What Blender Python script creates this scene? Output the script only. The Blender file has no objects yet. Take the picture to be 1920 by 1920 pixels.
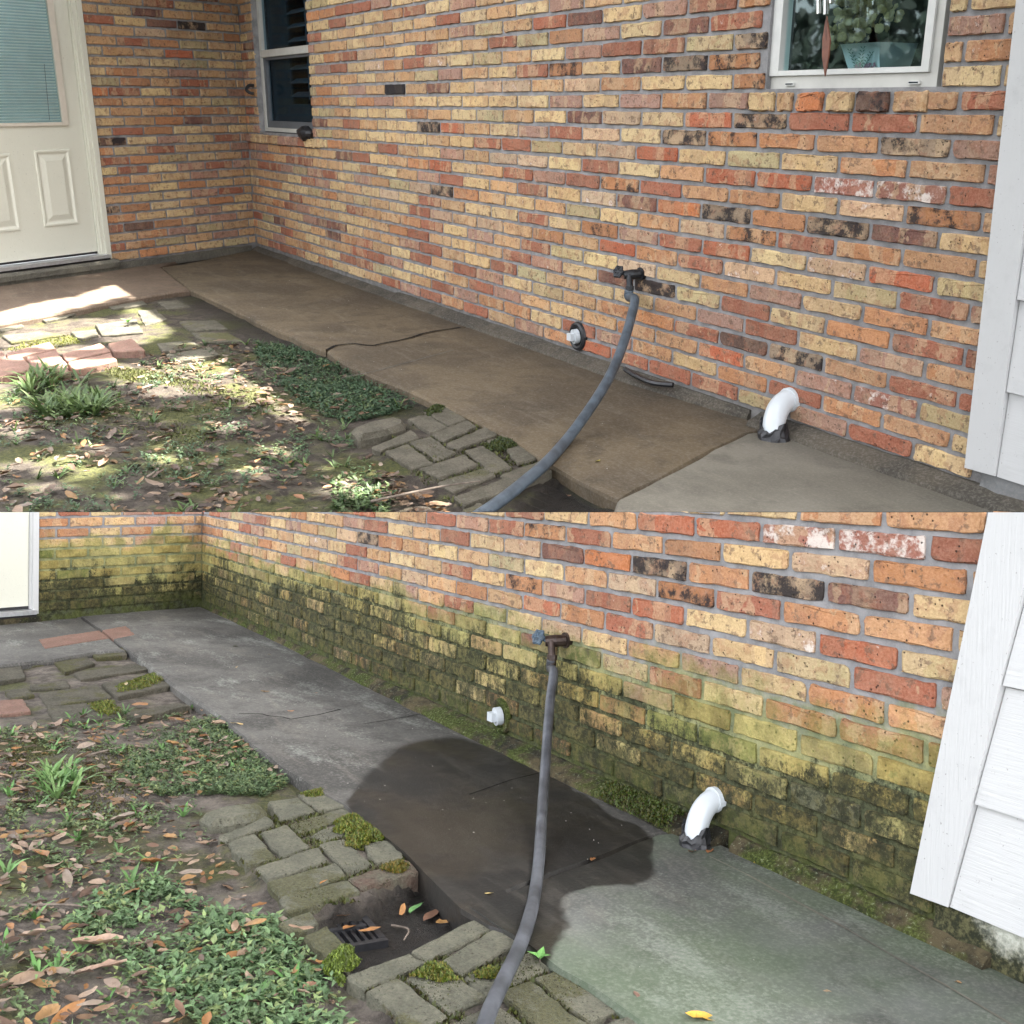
import bpy, bmesh, math, random
from mathutils import Matrix, Vector, noise
random.seed(7)
SC = bpy.context.scene
COL = SC.collection

# ------------------------------------------------------------------ camera, sky, sun, exposure
F_PX = 2110.0
CAM = Vector((0.0, 0.0, 1.84))
RT = Matrix(((0.494214, 0.86934, -0.000185), (0.297297, -0.169211, -0.939671), (-0.816925, 0.464344, -0.342079)))
RB = Matrix(((0.501738, 0.864673, 0.024472), (0.047247, 0.000855, -0.998883), (-0.863728, 0.502334, -0.040424)))
cam = bpy.data.cameras.new("camera")
cam.sensor_width = 36.0
cam.lens = F_PX / 1920.0 * 36.0
cam.clip_start = 0.05
cam.clip_end = 300
camo = bpy.data.objects.new("camera", cam)
COL.objects.link(camo)
_flip = Matrix(((1, 0, 0), (0, -1, 0), (0, 0, -1)))
camo.matrix_world = Matrix.Translation(CAM) @ (_flip @ RT).transposed().to_4x4()
SC.camera = camo

SUN_EL, SUN_AZ = math.radians(66), math.radians(8)      # sun behind the house, azimuth measured from +Y towards +X
SUN_DIR = Vector((math.sin(SUN_AZ) * math.cos(SUN_EL), math.cos(SUN_AZ) * math.cos(SUN_EL), math.sin(SUN_EL)))
world = bpy.data.worlds.new("World")
SC.world = world
world.use_nodes = True
_n = world.node_tree.nodes
sky = _n.new("ShaderNodeTexSky")
sky.sky_type = 'NISHITA'
sky.sun_disc = False
sky.sun_elevation = SUN_EL
sky.sun_rotation = SUN_AZ
sky.air_density = 0.9
sky.dust_density = 4.5
sky.ozone_density = 1.0
hz = _n.new("ShaderNodeHueSaturation")                   # bright summer haze: a paler sky than clean air gives
hz.inputs["Saturation"].default_value = 0.18
world.node_tree.links.new(sky.outputs[0], hz.inputs["Color"])
world.node_tree.links.new(hz.outputs[0], _n["Background"].inputs[0])
_n["Background"].inputs[1].default_value = 0.15
sl = bpy.data.lights.new("sun", 'SUN')
sl.energy = 4.6
sl.angle = math.radians(0.8)
sl.color = (1.0, 0.95, 0.86)
so = bpy.data.objects.new("sun", sl)
COL.objects.link(so)
so.rotation_euler = SUN_DIR.to_track_quat('Z', 'Y').to_euler()
so.location = (0, 0, 12)
SC.view_settings.view_transform = 'Standard'
SC.view_settings.look = 'None'
SC.view_settings.exposure = 3.55
SC.view_settings.gamma = 1.0
SC.view_settings.use_curve_mapping = False

# ------------------------------------------------------------------ the two photographed visits, one place each
UPV = -Vector(RT[1])                                     # normal of the plane where the two places meet


class Place:
    def __init__(s, R, C, A, scale, cy):
        s.R, s.C, s.s = R, Vector(C), scale
        s.sx, s.sy, s.ang = A
        L = RT.transposed() @ R
        s.W = Matrix.Translation(CAM) @ (L * scale).to_4x4() @ Matrix.Translation(-s.C)
        s.u = Vector((-s.ang, -(1 + s.sy), 0))           # along the entry wall, away from the corner
        s.k = s.u.length                                 # metres built per metre measured
        s.u.normalize()
        s.n = Vector((-s.u.y, s.u.x, 0))
        s.kx = 1 + s.sx

    def ray(s, px):
        return s.R.transposed() @ Vector(((px[0] - 960) / F_PX, (px[1] - 960) / F_PX, 1.0))

    def plane(s, px, n, d):
        r = s.ray(px)
        n = Vector(n)
        t = (d - n.dot(s.C)) / n.dot(r)
        return s.C + r * t

    def gnd(s, px, z):
        return s.plane(px, (0, 0, 1), z)

    def wall(s, px, y=0.0):
        return s.plane(px, (0, 1, 0), y)

    def entry(s, px, off=0.0):
        return s.plane(px, s.n, off)

    def proj(s, p):
        q = s.R @ (Vector(p) - s.C)
        return (960 + F_PX * q.x / q.z, 960 + F_PX * q.y / q.z)

    def depth(s, p):
        return (s.R @ (Vector(p) - s.C)).z


PT = Place(RT, (9.79302, -3.0072, 1.1502), (0.41804, 0.22581, -0.59849), 1.6, 480)
PB = Place(RB, (8.33311, -2.20475, 1.04223), (0.23874, 0.07972, -0.33761), 0.58, 1440)
ZG = -0.05                                               # top of the concrete walk
# the camera that took the lower picture, used to carry brick positions over
_wB = Matrix(((0,) * 3,) * 3)

# ------------------------------------------------------------------ node helpers


class NT:
    def __init__(s, name):
        s.m = bpy.data.materials.new(name)
        s.m.use_nodes = True
        s.t = s.m.node_tree
        s.b = s.t.nodes["Principled BSDF"]
        s.out = s.t.nodes["Material Output"]

    def new(s, typ, **kw):
        n = s.t.nodes.new(typ)
        for k, v in kw.items():
            setattr(n, k, v)
        return n

    def put(s, sock, v):
        if isinstance(v, bpy.types.NodeSocket):
            s.t.links.new(v, sock)
        elif v is not None:
            if sock.type == 'RGBA' and len(v) == 3:
                v = (*v, 1)
            sock.default_value = v

    def noise(s, vec, scale, detail=3, rough=0.55, dist=0.0):
        n = s.new("ShaderNodeTexNoise")
        s.put(n.inputs["Vector"], vec)
        n.inputs["Scale"].default_value = scale
        n.inputs["Detail"].default_value = detail
        n.inputs["Roughness"].default_value = rough
        n.inputs["Distortion"].default_value = dist
        return n.outputs["Fac"]

    def voro(s, vec, scale, feature='F1'):
        n = s.new("ShaderNodeTexVoronoi", feature=feature)
        s.put(n.inputs["Vector"], vec)
        n.inputs["Scale"].default_value = scale
        return n.outputs["Distance"]

    def math(s, op, a, b=0.0, c=None, clamp=False):
        n = s.new("ShaderNodeMath", operation=op, use_clamp=clamp)
        s.put(n.inputs[0], a)
        s.put(n.inputs[1], b)
        if c is not None:
            s.put(n.inputs[2], c)
        return n.outputs[0]

    def step(s, v, lo, hi):
        n = s.new("ShaderNodeMapRange", interpolation_type='SMOOTHSTEP')
        s.put(n.inputs["Value"], v)
        s.put(n.inputs["From Min"], lo)
        s.put(n.inputs["From Max"], hi)
        return n.outputs[0]

    def mix(s, f, a, b, mode='MIX'):
        n = s.new("ShaderNodeMix", data_type='RGBA', blend_type=mode)
        s.put(n.inputs[0], f)
        s.put(n.inputs[6], a)
        s.put(n.inputs[7], b)
        return n.outputs[2]

    def vscale(s, vec, sc):
        n = s.new("ShaderNodeVectorMath", operation='MULTIPLY')
        s.put(n.inputs[0], vec)
        n.inputs[1].default_value = sc
        return n.outputs[0]

    def vadd(s, a, b):
        n = s.new("ShaderNodeVectorMath", operation='ADD')
        s.put(n.inputs[0], a)
        s.put(n.inputs[1], b)
        return n.outputs[0]

    def objco(s):
        return s.new("ShaderNodeTexCoord").outputs["Object"]

    def pos(s):
        return s.new("ShaderNodeNewGeometry").outputs["Position"]

    def attr(s, name, typ='GEOMETRY', out="Fac"):
        n = s.new("ShaderNodeAttribute", attribute_name=name, attribute_type=typ)
        return n.outputs[out]

    def house(s, P):
        """coordinates in the measured frame of one place (X along the wall, Y into it, Z up)"""
        inv = P.W.inverted()
        p = s.pos()
        outs = []
        for r in range(3):
            n = s.new("ShaderNodeVectorMath", operation='DOT_PRODUCT')
            s.put(n.inputs[0], p)
            n.inputs[1].default_value = tuple(inv[r][:3])
            outs.append(s.math('ADD', n.outputs["Value"], inv[r][3]))
        c = s.new("ShaderNodeCombineXYZ")
        for i in range(3):
            s.put(c.inputs[i], outs[i])
        return c.outputs[0], outs

    def bump(s, h, strength=0.5, dist=0.01):
        n = s.new("ShaderNodeBump")
        n.inputs["Strength"].default_value = strength
        n.inputs["Distance"].default_value = dist
        s.put(n.inputs["Height"], h)
        s.put(s.b.inputs["Normal"], n.outputs[0])

    def fin(s, col, rough=0.85, spec=0.3, **kw):
        s.put(s.b.inputs["Base Color"], col)
        s.put(s.b.inputs["Roughness"], rough)
        s.put(s.b.inputs["Specular IOR Level"], spec)
        for k, v in kw.items():
            s.put(s.b.inputs[k.replace('_', ' ')], v)
        return s.m


def plain(name, col, rough=0.6, spec=0.4, var=0.12, scale=30, bump=0.1, **kw):
    m = NT(name)
    v = m.objco()
    n = m.noise(v, scale, 4)
    c = m.mix(m.step(n, 0.3, 0.7), tuple(x * (1 - var) for x in col), tuple(min(1, x * (1 + var)) for x in col))
    if bump:
        m.bump(n, bump, 0.004)
    return m.fin(c, rough, spec, **kw)


def algae(m, P, xyz, col, rnd, solid):
    """green film and crusty black mould growing up the unwashed wall from the walk"""
    hv, (X, Y, Z) = xyz
    big = m.noise(hv, 2.2, 4, 0.6)
    mid = m.noise(hv, 9.0, 6, 0.7)
    fine = m.noise(hv, 75.0, 6, 0.8)
    crust = m.noise(hv, 7.0, 10, 0.80)
    streak = m.noise(m.vscale(hv, (24, 24, 6)), 1.0, 8, 0.78)
    lvl = m.math('ADD', m.math('MULTIPLY', m.math('SUBTRACT', big, 0.5), 0.40), m.math('MULTIPLY', m.math('SUBTRACT', mid, 0.5), 0.22))
    zz = m.math('ADD', Z, lvl)
    lot = m.math('FRACT', m.math('MULTIPLY', rnd, 23.3)) if rnd is not None else 0.62
    lot = m.math('MULTIPLY', m.math('SUBTRACT', lot, 0.5), 0.24)
    # film
    g = m.math('SUBTRACT', 1.0, m.step(zz, 0.34, 0.62))
    gk = m.math('ADD', m.math('MULTIPLY', g, 0.62), m.math('ADD', m.math('MULTIPLY', m.noise(hv, 5.0, 9, 0.78), 0.55), m.math('MULTIPLY', m.math('SUBTRACT', fine, 0.5), 0.25)))
    gk = m.math('ADD', gk, m.math('MULTIPLY', m.step(m.math('MULTIPLY', Y, -1.0), 0.05, 0.35), 0.22))
    gm = m.step(m.math('ADD', gk, lot), 0.60, 0.92)
    green = m.mix(m.step(mid, 0.38, 0.62), (0.12, 0.15, 0.03), (0.38, 0.37, 0.11))
    green = m.mix(m.math('MULTIPLY', m.step(fine, 0.35, 0.7), 0.6), green, (0.10, 0.12, 0.025))
    col = m.mix(m.math('MULTIPLY', gm, 0.66), col, green)
    # mould
    xr = m.step(X, 4.6, 6.4)
    xl = m.math('SUBTRACT', 1.0, m.step(X, 0.0, 0.6))
    top = m.math('SUBTRACT', m.math('SUBTRACT', 0.40, m.math('MULTIPLY', xr, 0.12)), m.math('MULTIPLY', xl, 0.16))
    d = m.math('SUBTRACT', 1.0, m.step(m.math('SUBTRACT', zz, top), -0.20, 0.16))
    k = m.math('ADD', m.math('ADD', m.math('MULTIPLY', d, 0.47), m.math('MULTIPLY', m.math('SUBTRACT', 1.0, m.step(zz, 0.02, 0.28)), 0.11)), m.math('ADD', m.math('MULTIPLY', crust, 0.95), m.math('MULTIPLY', m.math('SUBTRACT', streak, 0.5), 0.75)))
    k = m.math('ADD', k, m.math('ADD', lot, m.math('MULTIPLY', m.math('SUBTRACT', fine, 0.5), 0.60)))
    soot = m.math('MULTIPLY', m.step(k, 0.70 if solid else 0.76, 0.86 if solid else 0.95), m.step(d, 0.02, 0.30))
    sc = m.mix(m.step(fine, 0.42, 0.64), (0.008, 0.009, 0.007), (0.028, 0.030, 0.017))
    sc = m.mix(m.math('MULTIPLY', m.step(mid, 0.45, 0.62), 0.6), sc, (0.026, 0.019, 0.011))
    sc = m.mix(m.math('MULTIPLY', m.step(m.noise(hv, 130.0, 4, 0.7), 0.60, 0.68), 0.5), sc, (0.17, 0.155, 0.10))
    col = m.mix(m.math('MULTIPLY', soot, m.math('ADD', 0.64, m.math('MULTIPLY', m.step(m.math('ADD', m.noise(hv, 32.0, 6, 0.75), m.math('MULTIPLY', m.math('SUBTRACT', fine, 0.5), 0.4)), 0.42, 0.58), 0.32))), col, sc)
    dim = m.math('MULTIPLY', d, m.math('ADD', 0.12, m.math('MULTIPLY', m.step(crust, 0.4, 0.6), 0.26)))
    col = m.mix(dim, col, (0.050, 0.055, 0.024))
    base = m.math('MULTIPLY', m.math('SUBTRACT', 1.0, m.step(Z, 0.0, 0.13)), m.step(m.math('ADD', mid, m.math('MULTIPLY', fine, 0.3)), 0.58, 0.72))
    col = m.mix(m.math('MULTIPLY', base, 0.55), col, (0.055, 0.07, 0.016))
    return col


def brick_mat(name, P, stuff, moss):
    m = NT(name)
    if stuff:
        v = m.vscale(m.house(P)[0], (1, 1, 1))
        col = m.attr("col", out="Color")
        ch = m.attr("char")
        wh = m.attr("white")
        rnd = m.attr("rnd")
    else:
        oi = m.new("ShaderNodeObjectInfo")
        rnd = oi.outputs["Random"]
        c = m.new("ShaderNodeCombineXYZ")
        m.put(c.inputs[0], m.math('MULTIPLY', rnd, 37.0))
        m.put(c.inputs[2], m.math('MULTIPLY', rnd, 19.0))
        v = m.vadd(m.objco(), c.outputs[0])
        col = oi.outputs["Color"]
        ch = m.attr("char", 'OBJECT')
        wh = m.attr("white", 'OBJECT')
    warp = m.noise(v, 22, 2, 0.5)
    bands = m.noise(m.vadd(m.vscale(v, (15, 15, 0.8)), m.vscale(warp, (1.2, 1.2, 0.2))), 1.0, 1, 0.4)
    bands2 = m.noise(m.vadd(m.vscale(v, (11, 11, 1.0)), (7.3, 1.7, 4.1)), 1.0, 1, 0.4)
    blot = m.noise(v, 20, 5, 0.62)
    fine = m.noise(v, 120, 5, 0.75)
    coarse = m.noise(v, 48, 4, 0.7)
    pits = m.voro(v, 62)
    on = m.step(m.math('FRACT', m.math('MULTIPLY', rnd, 7.31)), 0.22, 0.27)
    on2 = m.step(m.math('FRACT', m.math('MULTIPLY', rnd, 13.7)), 0.35, 0.40)
    pale = m.mix(0.60, col, (0.64, 0.46, 0.27))
    redd = m.mix(0.60, col, (0.36, 0.135, 0.075))
    dusk = m.mix(0.45, col, (0.22, 0.14, 0.10))
    col = m.mix(m.math('MULTIPLY', m.math('MULTIPLY', m.step(bands, 0.53, 0.56), 0.8), on), col, pale)
    col = m.mix(m.math('MULTIPLY', m.math('MULTIPLY', m.step(bands2, 0.57, 0.60), 0.6), on2), col, dusk)
    col = m.mix(m.math('MULTIPLY', m.step(m.math('ADD', blot, m.math('MULTIPLY', coarse, 0.25)), 0.66, 0.71), 0.62), col, redd)
    col = m.mix(m.math('MULTIPLY', m.step(m.math('ADD', m.noise(m.vadd(v, (3.1, 8.2, 5.5)), 26, 5, 0.7), m.math('MULTIPLY', coarse, 0.3)), 0.70, 0.77), 0.66), col, (0.095, 0.058, 0.042))
    col = m.mix(m.math('MULTIPLY', m.step(m.noise(m.vadd(v, (9.1, 2.2, 1.5)), 9, 3, 0.6), 0.42, 0.6), 0.22), col, m.mix(0.5, col, (0.66, 0.42, 0.27)))
    col = m.mix(m.math('MULTIPLY', m.step(fine, 0.32, 0.72), 0.5), m.mix(0.42, col, (0.09, 0.05, 0.03)), m.mix(0.18, col, (0.85, 0.72, 0.55)))
    # lime left on the face
    lime = m.math('MULTIPLY', m.step(m.math('ADD', m.math('MULTIPLY', blot, 0.8), m.math('ADD', m.math('MULTIPLY', wh, 0.30), m.math('MULTIPLY', fine, 0.2))), 0.72, 0.84), 0.8)
    col = m.mix(lime, col, (0.66, 0.60, 0.54))
    # kiln burn
    cn = m.math('ADD', m.math('MULTIPLY', m.noise(v, 15, 5, 0.65), 0.75), m.math('ADD', m.math('MULTIPLY', ch, 0.55), m.math('MULTIPLY', fine, 0.18)))
    burn = m.step(cn, 0.72, 0.84)
    col = m.mix(m.math('MULTIPLY', burn, 0.93), col, (0.022, 0.02, 0.022))
    pit = m.math('SUBTRACT', 1.0, m.step(pits, 0.10, 0.22))
    pit = m.math('MULTIPLY', pit, m.step(m.noise(v, 26, 2), 0.52, 0.57))
    col = m.mix(m.math('MULTIPLY', pit, 0.85), col, (0.035, 0.025, 0.02))
    if moss:
        col = algae(m, P, m.house(P), col, rnd, False)
    h = m.math('SUBTRACT', m.math('ADD', m.math('MULTIPLY', blot, 1.1), m.math('ADD', m.math('MULTIPLY', coarse, 0.6), m.math('MULTIPLY', fine, 0.4))), m.math('MULTIPLY', pit, 0.9))
    m.bump(h, 0.9, 0.008 * P.s)
    return m.fin(col, 0.9, 0.2)


def mortar_mat(name, P, moss):
    m = NT(name)
    hs = m.house(P)
    v = hs[0]
    a = m.noise(v, 14, 4, 0.6)
    f = m.noise(v, 160, 4, 0.7)
    col = m.mix(m.step(a, 0.3, 0.7), (0.17, 0.168, 0.17), (0.275, 0.27, 0.27))
    col = m.mix(m.math('MULTIPLY', m.step(f, 0.5, 0.75), 0.35), col, (0.42, 0.40, 0.37))
    if moss:
        col = algae(m, P, hs, col, None, True)
    else:
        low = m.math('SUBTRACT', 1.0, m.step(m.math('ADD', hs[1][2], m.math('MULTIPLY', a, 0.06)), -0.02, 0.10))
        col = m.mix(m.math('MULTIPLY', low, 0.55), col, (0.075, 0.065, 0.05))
    m.bump(m.math('ADD', m.math('MULTIPLY', a, 0.6), m.math('MULTIPLY', f, 0.5)), 0.7, 0.005 * P.s)
    return m.fin(col, 0.95, 0.15)


def concrete_mat(name, P, base, var, stain, wet=None, green=0.0, lichen=0.0, fines=0.3):
    m = NT(name)
    v, (X, Y, Z) = m.house(P)
    a = m.noise(v, 1.6, 5, 0.62)
    b = m.noise(v, 6.5, 5, 0.65, 0.4)
    f = m.noise(v, 90, 4, 0.75)
    g = m.noise(v, 320, 2, 0.7)
    tro = m.noise(m.vscale(v, (1.2, 7.0, 1.0)), 1.6, 6, 0.7, 0.6)
    col = m.mix(m.step(a, 0.40, 0.60), base, var)
    col = m.mix(m.math('MULTIPLY', m.step(tro, 0.50, 0.68), 0.32), col, m.mix(0.5, var, (0.22, 0.19, 0.15)))
    col = m.mix(m.math('MULTIPLY', m.step(b, 0.48, 0.68), 0.6), col, stain)
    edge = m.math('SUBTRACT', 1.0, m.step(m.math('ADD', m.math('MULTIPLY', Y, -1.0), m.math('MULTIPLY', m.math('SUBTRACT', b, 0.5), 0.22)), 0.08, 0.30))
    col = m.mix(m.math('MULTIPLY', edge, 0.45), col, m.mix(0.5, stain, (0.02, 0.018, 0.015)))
    if green:
        gn = m.math('MULTIPLY', m.step(m.noise(v, 1.3, 4, 0.6), 0.40, 0.62), green)
        col = m.mix(gn, col, (0.075, 0.10, 0.06))
    if lichen:
        ln = m.math('MULTIPLY', m.step(m.math('ADD', m.noise(m.vscale(v, (1, 2.2, 1)), 1.7, 6, 0.75), m.math('MULTIPLY', f, 0.35)), 0.70, 0.88), lichen)
        col = m.mix(ln, col, (0.30, 0.31, 0.28))
    col = m.mix(m.math('MULTIPLY', m.step(f, 0.42, 0.72), fines), col, m.mix(0.5, col, (0.40, 0.37, 0.33)))
    col = m.mix(m.math('MULTIPLY', m.step(g, 0.60, 0.72), 0.25), col, (0.015, 0.014, 0.012))
    rough = 0.9
    if wet:
        w0 = m.math('ADD', m.attr("wet"), m.math('ADD', m.math('MULTIPLY', m.math('SUBTRACT', m.noise(v, 4.5, 7, 0.68), 0.5), 0.60), m.math('MULTIPLY', m.math('SUBTRACT', f, 0.5), 0.12)))
        soft = m.math('MULTIPLY', m.math('SUBTRACT', 1.0, m.step(X, 3.6, 5.2)), 0.30)
        w = m.step(w0, m.math('SUBTRACT', 0.44, soft), m.math('ADD', 0.56, soft))
        wc = m.mix(m.step(a, 0.38, 0.62), (0.0045, 0.0042, 0.004), (0.016, 0.0135, 0.011))
        wc = m.mix(m.math('MULTIPLY', m.step(m.noise(v, 13, 7, 0.75, 0.5), 0.50, 0.66), 0.5), wc, (0.030, 0.025, 0.020))
        wc = m.mix(m.math('MULTIPLY', m.step(tro, 0.5, 0.66), 0.4), wc, (0.045, 0.040, 0.034))
        wc = m.mix(m.math('MULTIPLY', m.step(f, 0.55, 0.72), 0.3), wc, (0.05, 0.046, 0.04))
        wc = m.mix(0.08, wc, col)
        col = m.mix(w, col, wc)
        rough = m.math('SUBTRACT', 0.9, m.math('MULTIPLY', w, m.math('ADD', 0.30, m.math('MULTIPLY', m.step(a, 0.45, 0.6), 0.25))))
    m.bump(m.math('ADD', m.math('MULTIPLY', f, 0.6), m.math('MULTIPLY', b, 0.6)), 0.45, 0.004 * P.s)
    return m.fin(col, rough, 0.3)


def soil_mat(name, P, moss_amt):
    m = NT(name)
    v, (X, Y, Z) = m.house(P)
    a = m.noise(v, 2.3, 5, 0.62)
    b = m.noise(v, 12, 5, 0.7)
    f = m.noise(v, 70, 5, 0.75)
    g = m.noise(v, 260, 3, 0.7)
    soil = m.mix(m.step(b, 0.35, 0.68), (0.028, 0.022, 0.017), (0.08, 0.065, 0.052)) if P is PT else m.mix(m.step(b, 0.35, 0.68), (0.05, 0.042, 0.035), (0.165, 0.14, 0.118))
    soil = m.mix(m.math('MULTIPLY', m.step(f, 0.5, 0.7), 0.5), soil, (0.12, 0.10, 0.08) if P is PT else (0.19, 0.16, 0.13))
    moss = m.mix(m.step(f, 0.35, 0.65), (0.028, 0.034, 0.010), (0.085, 0.088, 0.024))
    mk = m.step(m.math('ADD', a, m.math('MULTIPLY', b, 0.35)), 0.68 - moss_amt, 0.82 - moss_amt)
    col = m.mix(m.math('MULTIPLY', mk, 0.85), soil, moss)
    col = m.mix(m.attr("mud_shade"), col, m.mix(m.step(f, 0.4, 0.7), (0.007, 0.006, 0.005), (0.022, 0.017, 0.013)))  # pit mud, and walk-edge shade painted dark into the upper lawn
    col = m.mix(m.math('MULTIPLY', m.step(g, 0.6, 0.75), 0.4), col, (0.20, 0.17, 0.13))
    m.bump(m.math('ADD', m.math('ADD', f, m.math('MULTIPLY', g, 0.5)), b), 0.9, 0.012 * P.s)
    return m.fin(col, m.math('SUBTRACT', 0.95, m.math('MULTIPLY', m.attr("mud_shade"), 0.5)), 0.25)


def paver_mat(name, base, var, mossy):
    m = NT(name)
    oi = m.new("ShaderNodeObjectInfo")
    c = m.new("ShaderNodeCombineXYZ")
    m.put(c.inputs[0], m.math('MULTIPLY', oi.outputs["Random"], 41.0))
    v = m.vadd(m.objco(), c.outputs[0])
    a = m.noise(v, 11, 4, 0.6)
    b = m.noise(v, 40, 5, 0.7)
    f = m.noise(v, 210, 4, 0.75)
    col = m.mix(m.step(a, 0.35, 0.65), base, var)
    col = m.mix(m.math('MULTIPLY', m.step(b, 0.5, 0.7), 0.5), col, (0.20, 0.18, 0.13))
    col = m.mix(m.math('MULTIPLY', m.step(f, 0.55, 0.72), 0.5), col, (0.03, 0.028, 0.02))
    if mossy:
        mo = m.math('MULTIPLY', m.step(m.math('ADD', m.noise(v, 6, 4, 0.65), m.math('ADD', m.math('MULTIPLY', f, 0.25), m.math('MULTIPLY', m.math('SUBTRACT', oi.outputs["Random"], 0.5), 0.22))), 0.69, 0.78), mossy)
        col = m.mix(mo, col, m.mix(m.step(f, 0.4, 0.65), (0.045, 0.055, 0.008), (0.15, 0.13, 0.02)))
        lich = m.math('MULTIPLY', m.step(m.noise(v, 27, 5, 0.75), 0.60, 0.70), 0.45)
        col = m.mix(lich, col, (0.26, 0.27, 0.20))
    pv = m.math('MULTIPLY', m.math('SUBTRACT', 1.0, m.step(m.voro(v, 75), 0.1, 0.28)), m.step(b, 0.46, 0.56))
    col = m.mix(m.math('MULTIPLY', pv, 0.7), col, (0.03, 0.028, 0.02))
    g2 = m.noise(v, 95, 4, 0.8)
    col = m.mix(m.math('MULTIPLY', m.step(g2, 0.3, 0.7), 0.45), m.mix(0.5, col, (0.02, 0.02, 0.014)), m.mix(0.2, col, (0.4, 0.38, 0.3)))
    m.bump(m.math('SUBTRACT', m.math('ADD', m.math('MULTIPLY', b, 1.0), m.math('ADD', f, g2)), pv), 0.8, 0.008)
    return m.fin(col, 0.92, 0.2)


def leaf_mat(name, attr, trans=0.3):
    m = NT(name)
    if attr:
        col = m.attr("col", out="Color")
        v = m.pos()
    else:
        col = m.new("ShaderNodeObjectInfo").outputs["Color"]
        v = m.objco()
    n = m.noise(v, 60, 4, 0.6)
    col = m.mix(m.step(n, 0.3, 0.7), m.mix(0.35, col, (0.03, 0.02, 0.012)), col)
    col = m.mix(m.math('MULTIPLY', m.step(m.noise(v, 160, 3), 0.6, 0.7), 0.35), col, (0.06, 0.035, 0.02))
    m.fin(col, 0.55, 0.35)
    tr = m.new("ShaderNodeBsdfTranslucent")
    m.put(tr.inputs[0], col)
    mx = m.new("ShaderNodeMixShader")
    mx.inputs[0].default_value = trans
    m.put(mx.inputs[1], m.b.outputs[0])
    m.put(mx.inputs[2], tr.outputs[0])
    m.put(m.out.inputs[0], mx.outputs[0])
    return m.m


def paint_mat(name, col, grain, dirt=0.15, rough=0.5):
    m = NT(name)
    v = m.objco()
    g = m.noise(m.vscale(v, grain), 1.0, 4, 0.65)
    d = m.noise(v, 7, 5, 0.7)
    sp = m.noise(v, 130, 2, 0.5)
    c = m.mix(m.math('MULTIPLY', m.step(d, 0.5, 0.8), dirt), col, tuple(x * 0.6 for x in col))
    c = m.mix(m.math('MULTIPLY', m.step(sp, 0.70, 0.74), 0.5), c, (0.12, 0.10, 0.09))
    m.bump(m.math('ADD', g, m.math('MULTIPLY', d, 0.2)), 0.35, 0.004)
    return m.fin(c, rough, 0.4)


def glass_mat(name, tint, refl):
    m = NT(name)
    tr = m.new("ShaderNodeBsdfTransparent")
    m.put(tr.inputs[0], tint)
    gl = m.new("ShaderNodeBsdfGlossy")
    gl.inputs["Roughness"].default_value = 0.02
    gl.inputs["Color"].default_value = (1, 1, 1, 1)
    bn = m.new("ShaderNodeBump")
    bn.inputs["Strength"].default_value = 0.05
    bn.inputs["Distance"].default_value = 0.02
    m.put(bn.inputs["Height"], m.noise(m.objco(), 3.0, 2))
    m.put(gl.inputs["Normal"], bn.outputs[0])
    fr = m.new("ShaderNodeFresnel")
    fr.inputs[0].default_value = 1.5
    mx = m.new("ShaderNodeMixShader")
    m.put(mx.inputs[0], m.math('ADD', m.math('MULTIPLY', fr.outputs[0], refl), 0.0, clamp=True))
    m.put(mx.inputs[1], tr.outputs[0])
    m.put(mx.inputs[2], gl.outputs[0])
    m.put(m.out.inputs[0], mx.outputs[0])
    return m.m


MAT = {}
for nm, P, moss in (("T", PT, False), ("B", PB, True)):
    MAT["brick" + nm] = brick_mat("brick_face_" + ("mossy" if moss else "clean"), P, False, moss)
    MAT["bricks" + nm] = brick_mat("brick_field_" + ("mossy" if moss else "clean"), P, True, moss)
    MAT["mortar" + nm] = mortar_mat("mortar_" + ("mossy" if moss else "clean"), P, moss)
    MAT["soil" + nm] = soil_mat("soil_" + ("shaded" if moss else "dappled"), P, 0.04 if not moss else 0.01)
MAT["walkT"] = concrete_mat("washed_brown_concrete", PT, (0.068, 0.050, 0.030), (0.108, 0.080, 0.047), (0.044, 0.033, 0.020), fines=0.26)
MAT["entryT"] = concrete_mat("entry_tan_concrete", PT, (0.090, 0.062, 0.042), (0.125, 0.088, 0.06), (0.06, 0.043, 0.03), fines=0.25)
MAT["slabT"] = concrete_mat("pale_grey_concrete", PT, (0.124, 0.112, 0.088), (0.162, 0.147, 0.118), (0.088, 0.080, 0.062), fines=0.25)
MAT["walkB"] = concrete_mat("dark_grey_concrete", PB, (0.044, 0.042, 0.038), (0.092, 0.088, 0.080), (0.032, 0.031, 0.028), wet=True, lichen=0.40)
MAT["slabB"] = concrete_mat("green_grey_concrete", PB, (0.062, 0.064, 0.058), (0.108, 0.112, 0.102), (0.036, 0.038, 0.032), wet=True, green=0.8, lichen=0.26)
MAT["found"] = concrete_mat("foundation_render", PT, (0.20, 0.205, 0.205), (0.28, 0.285, 0.285), (0.13, 0.13, 0.13))
MAT["ledgeT"] = concrete_mat("mortar_ledge", PT, (0.062, 0.054, 0.041), (0.118, 0.098, 0.07), (0.024, 0.022, 0.019), fines=0.35)
MAT["stoop"] = concrete_mat("stoop_concrete", PT, (0.08, 0.075, 0.06), (0.12, 0.11, 0.085), (0.045, 0.043, 0.038))


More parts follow.
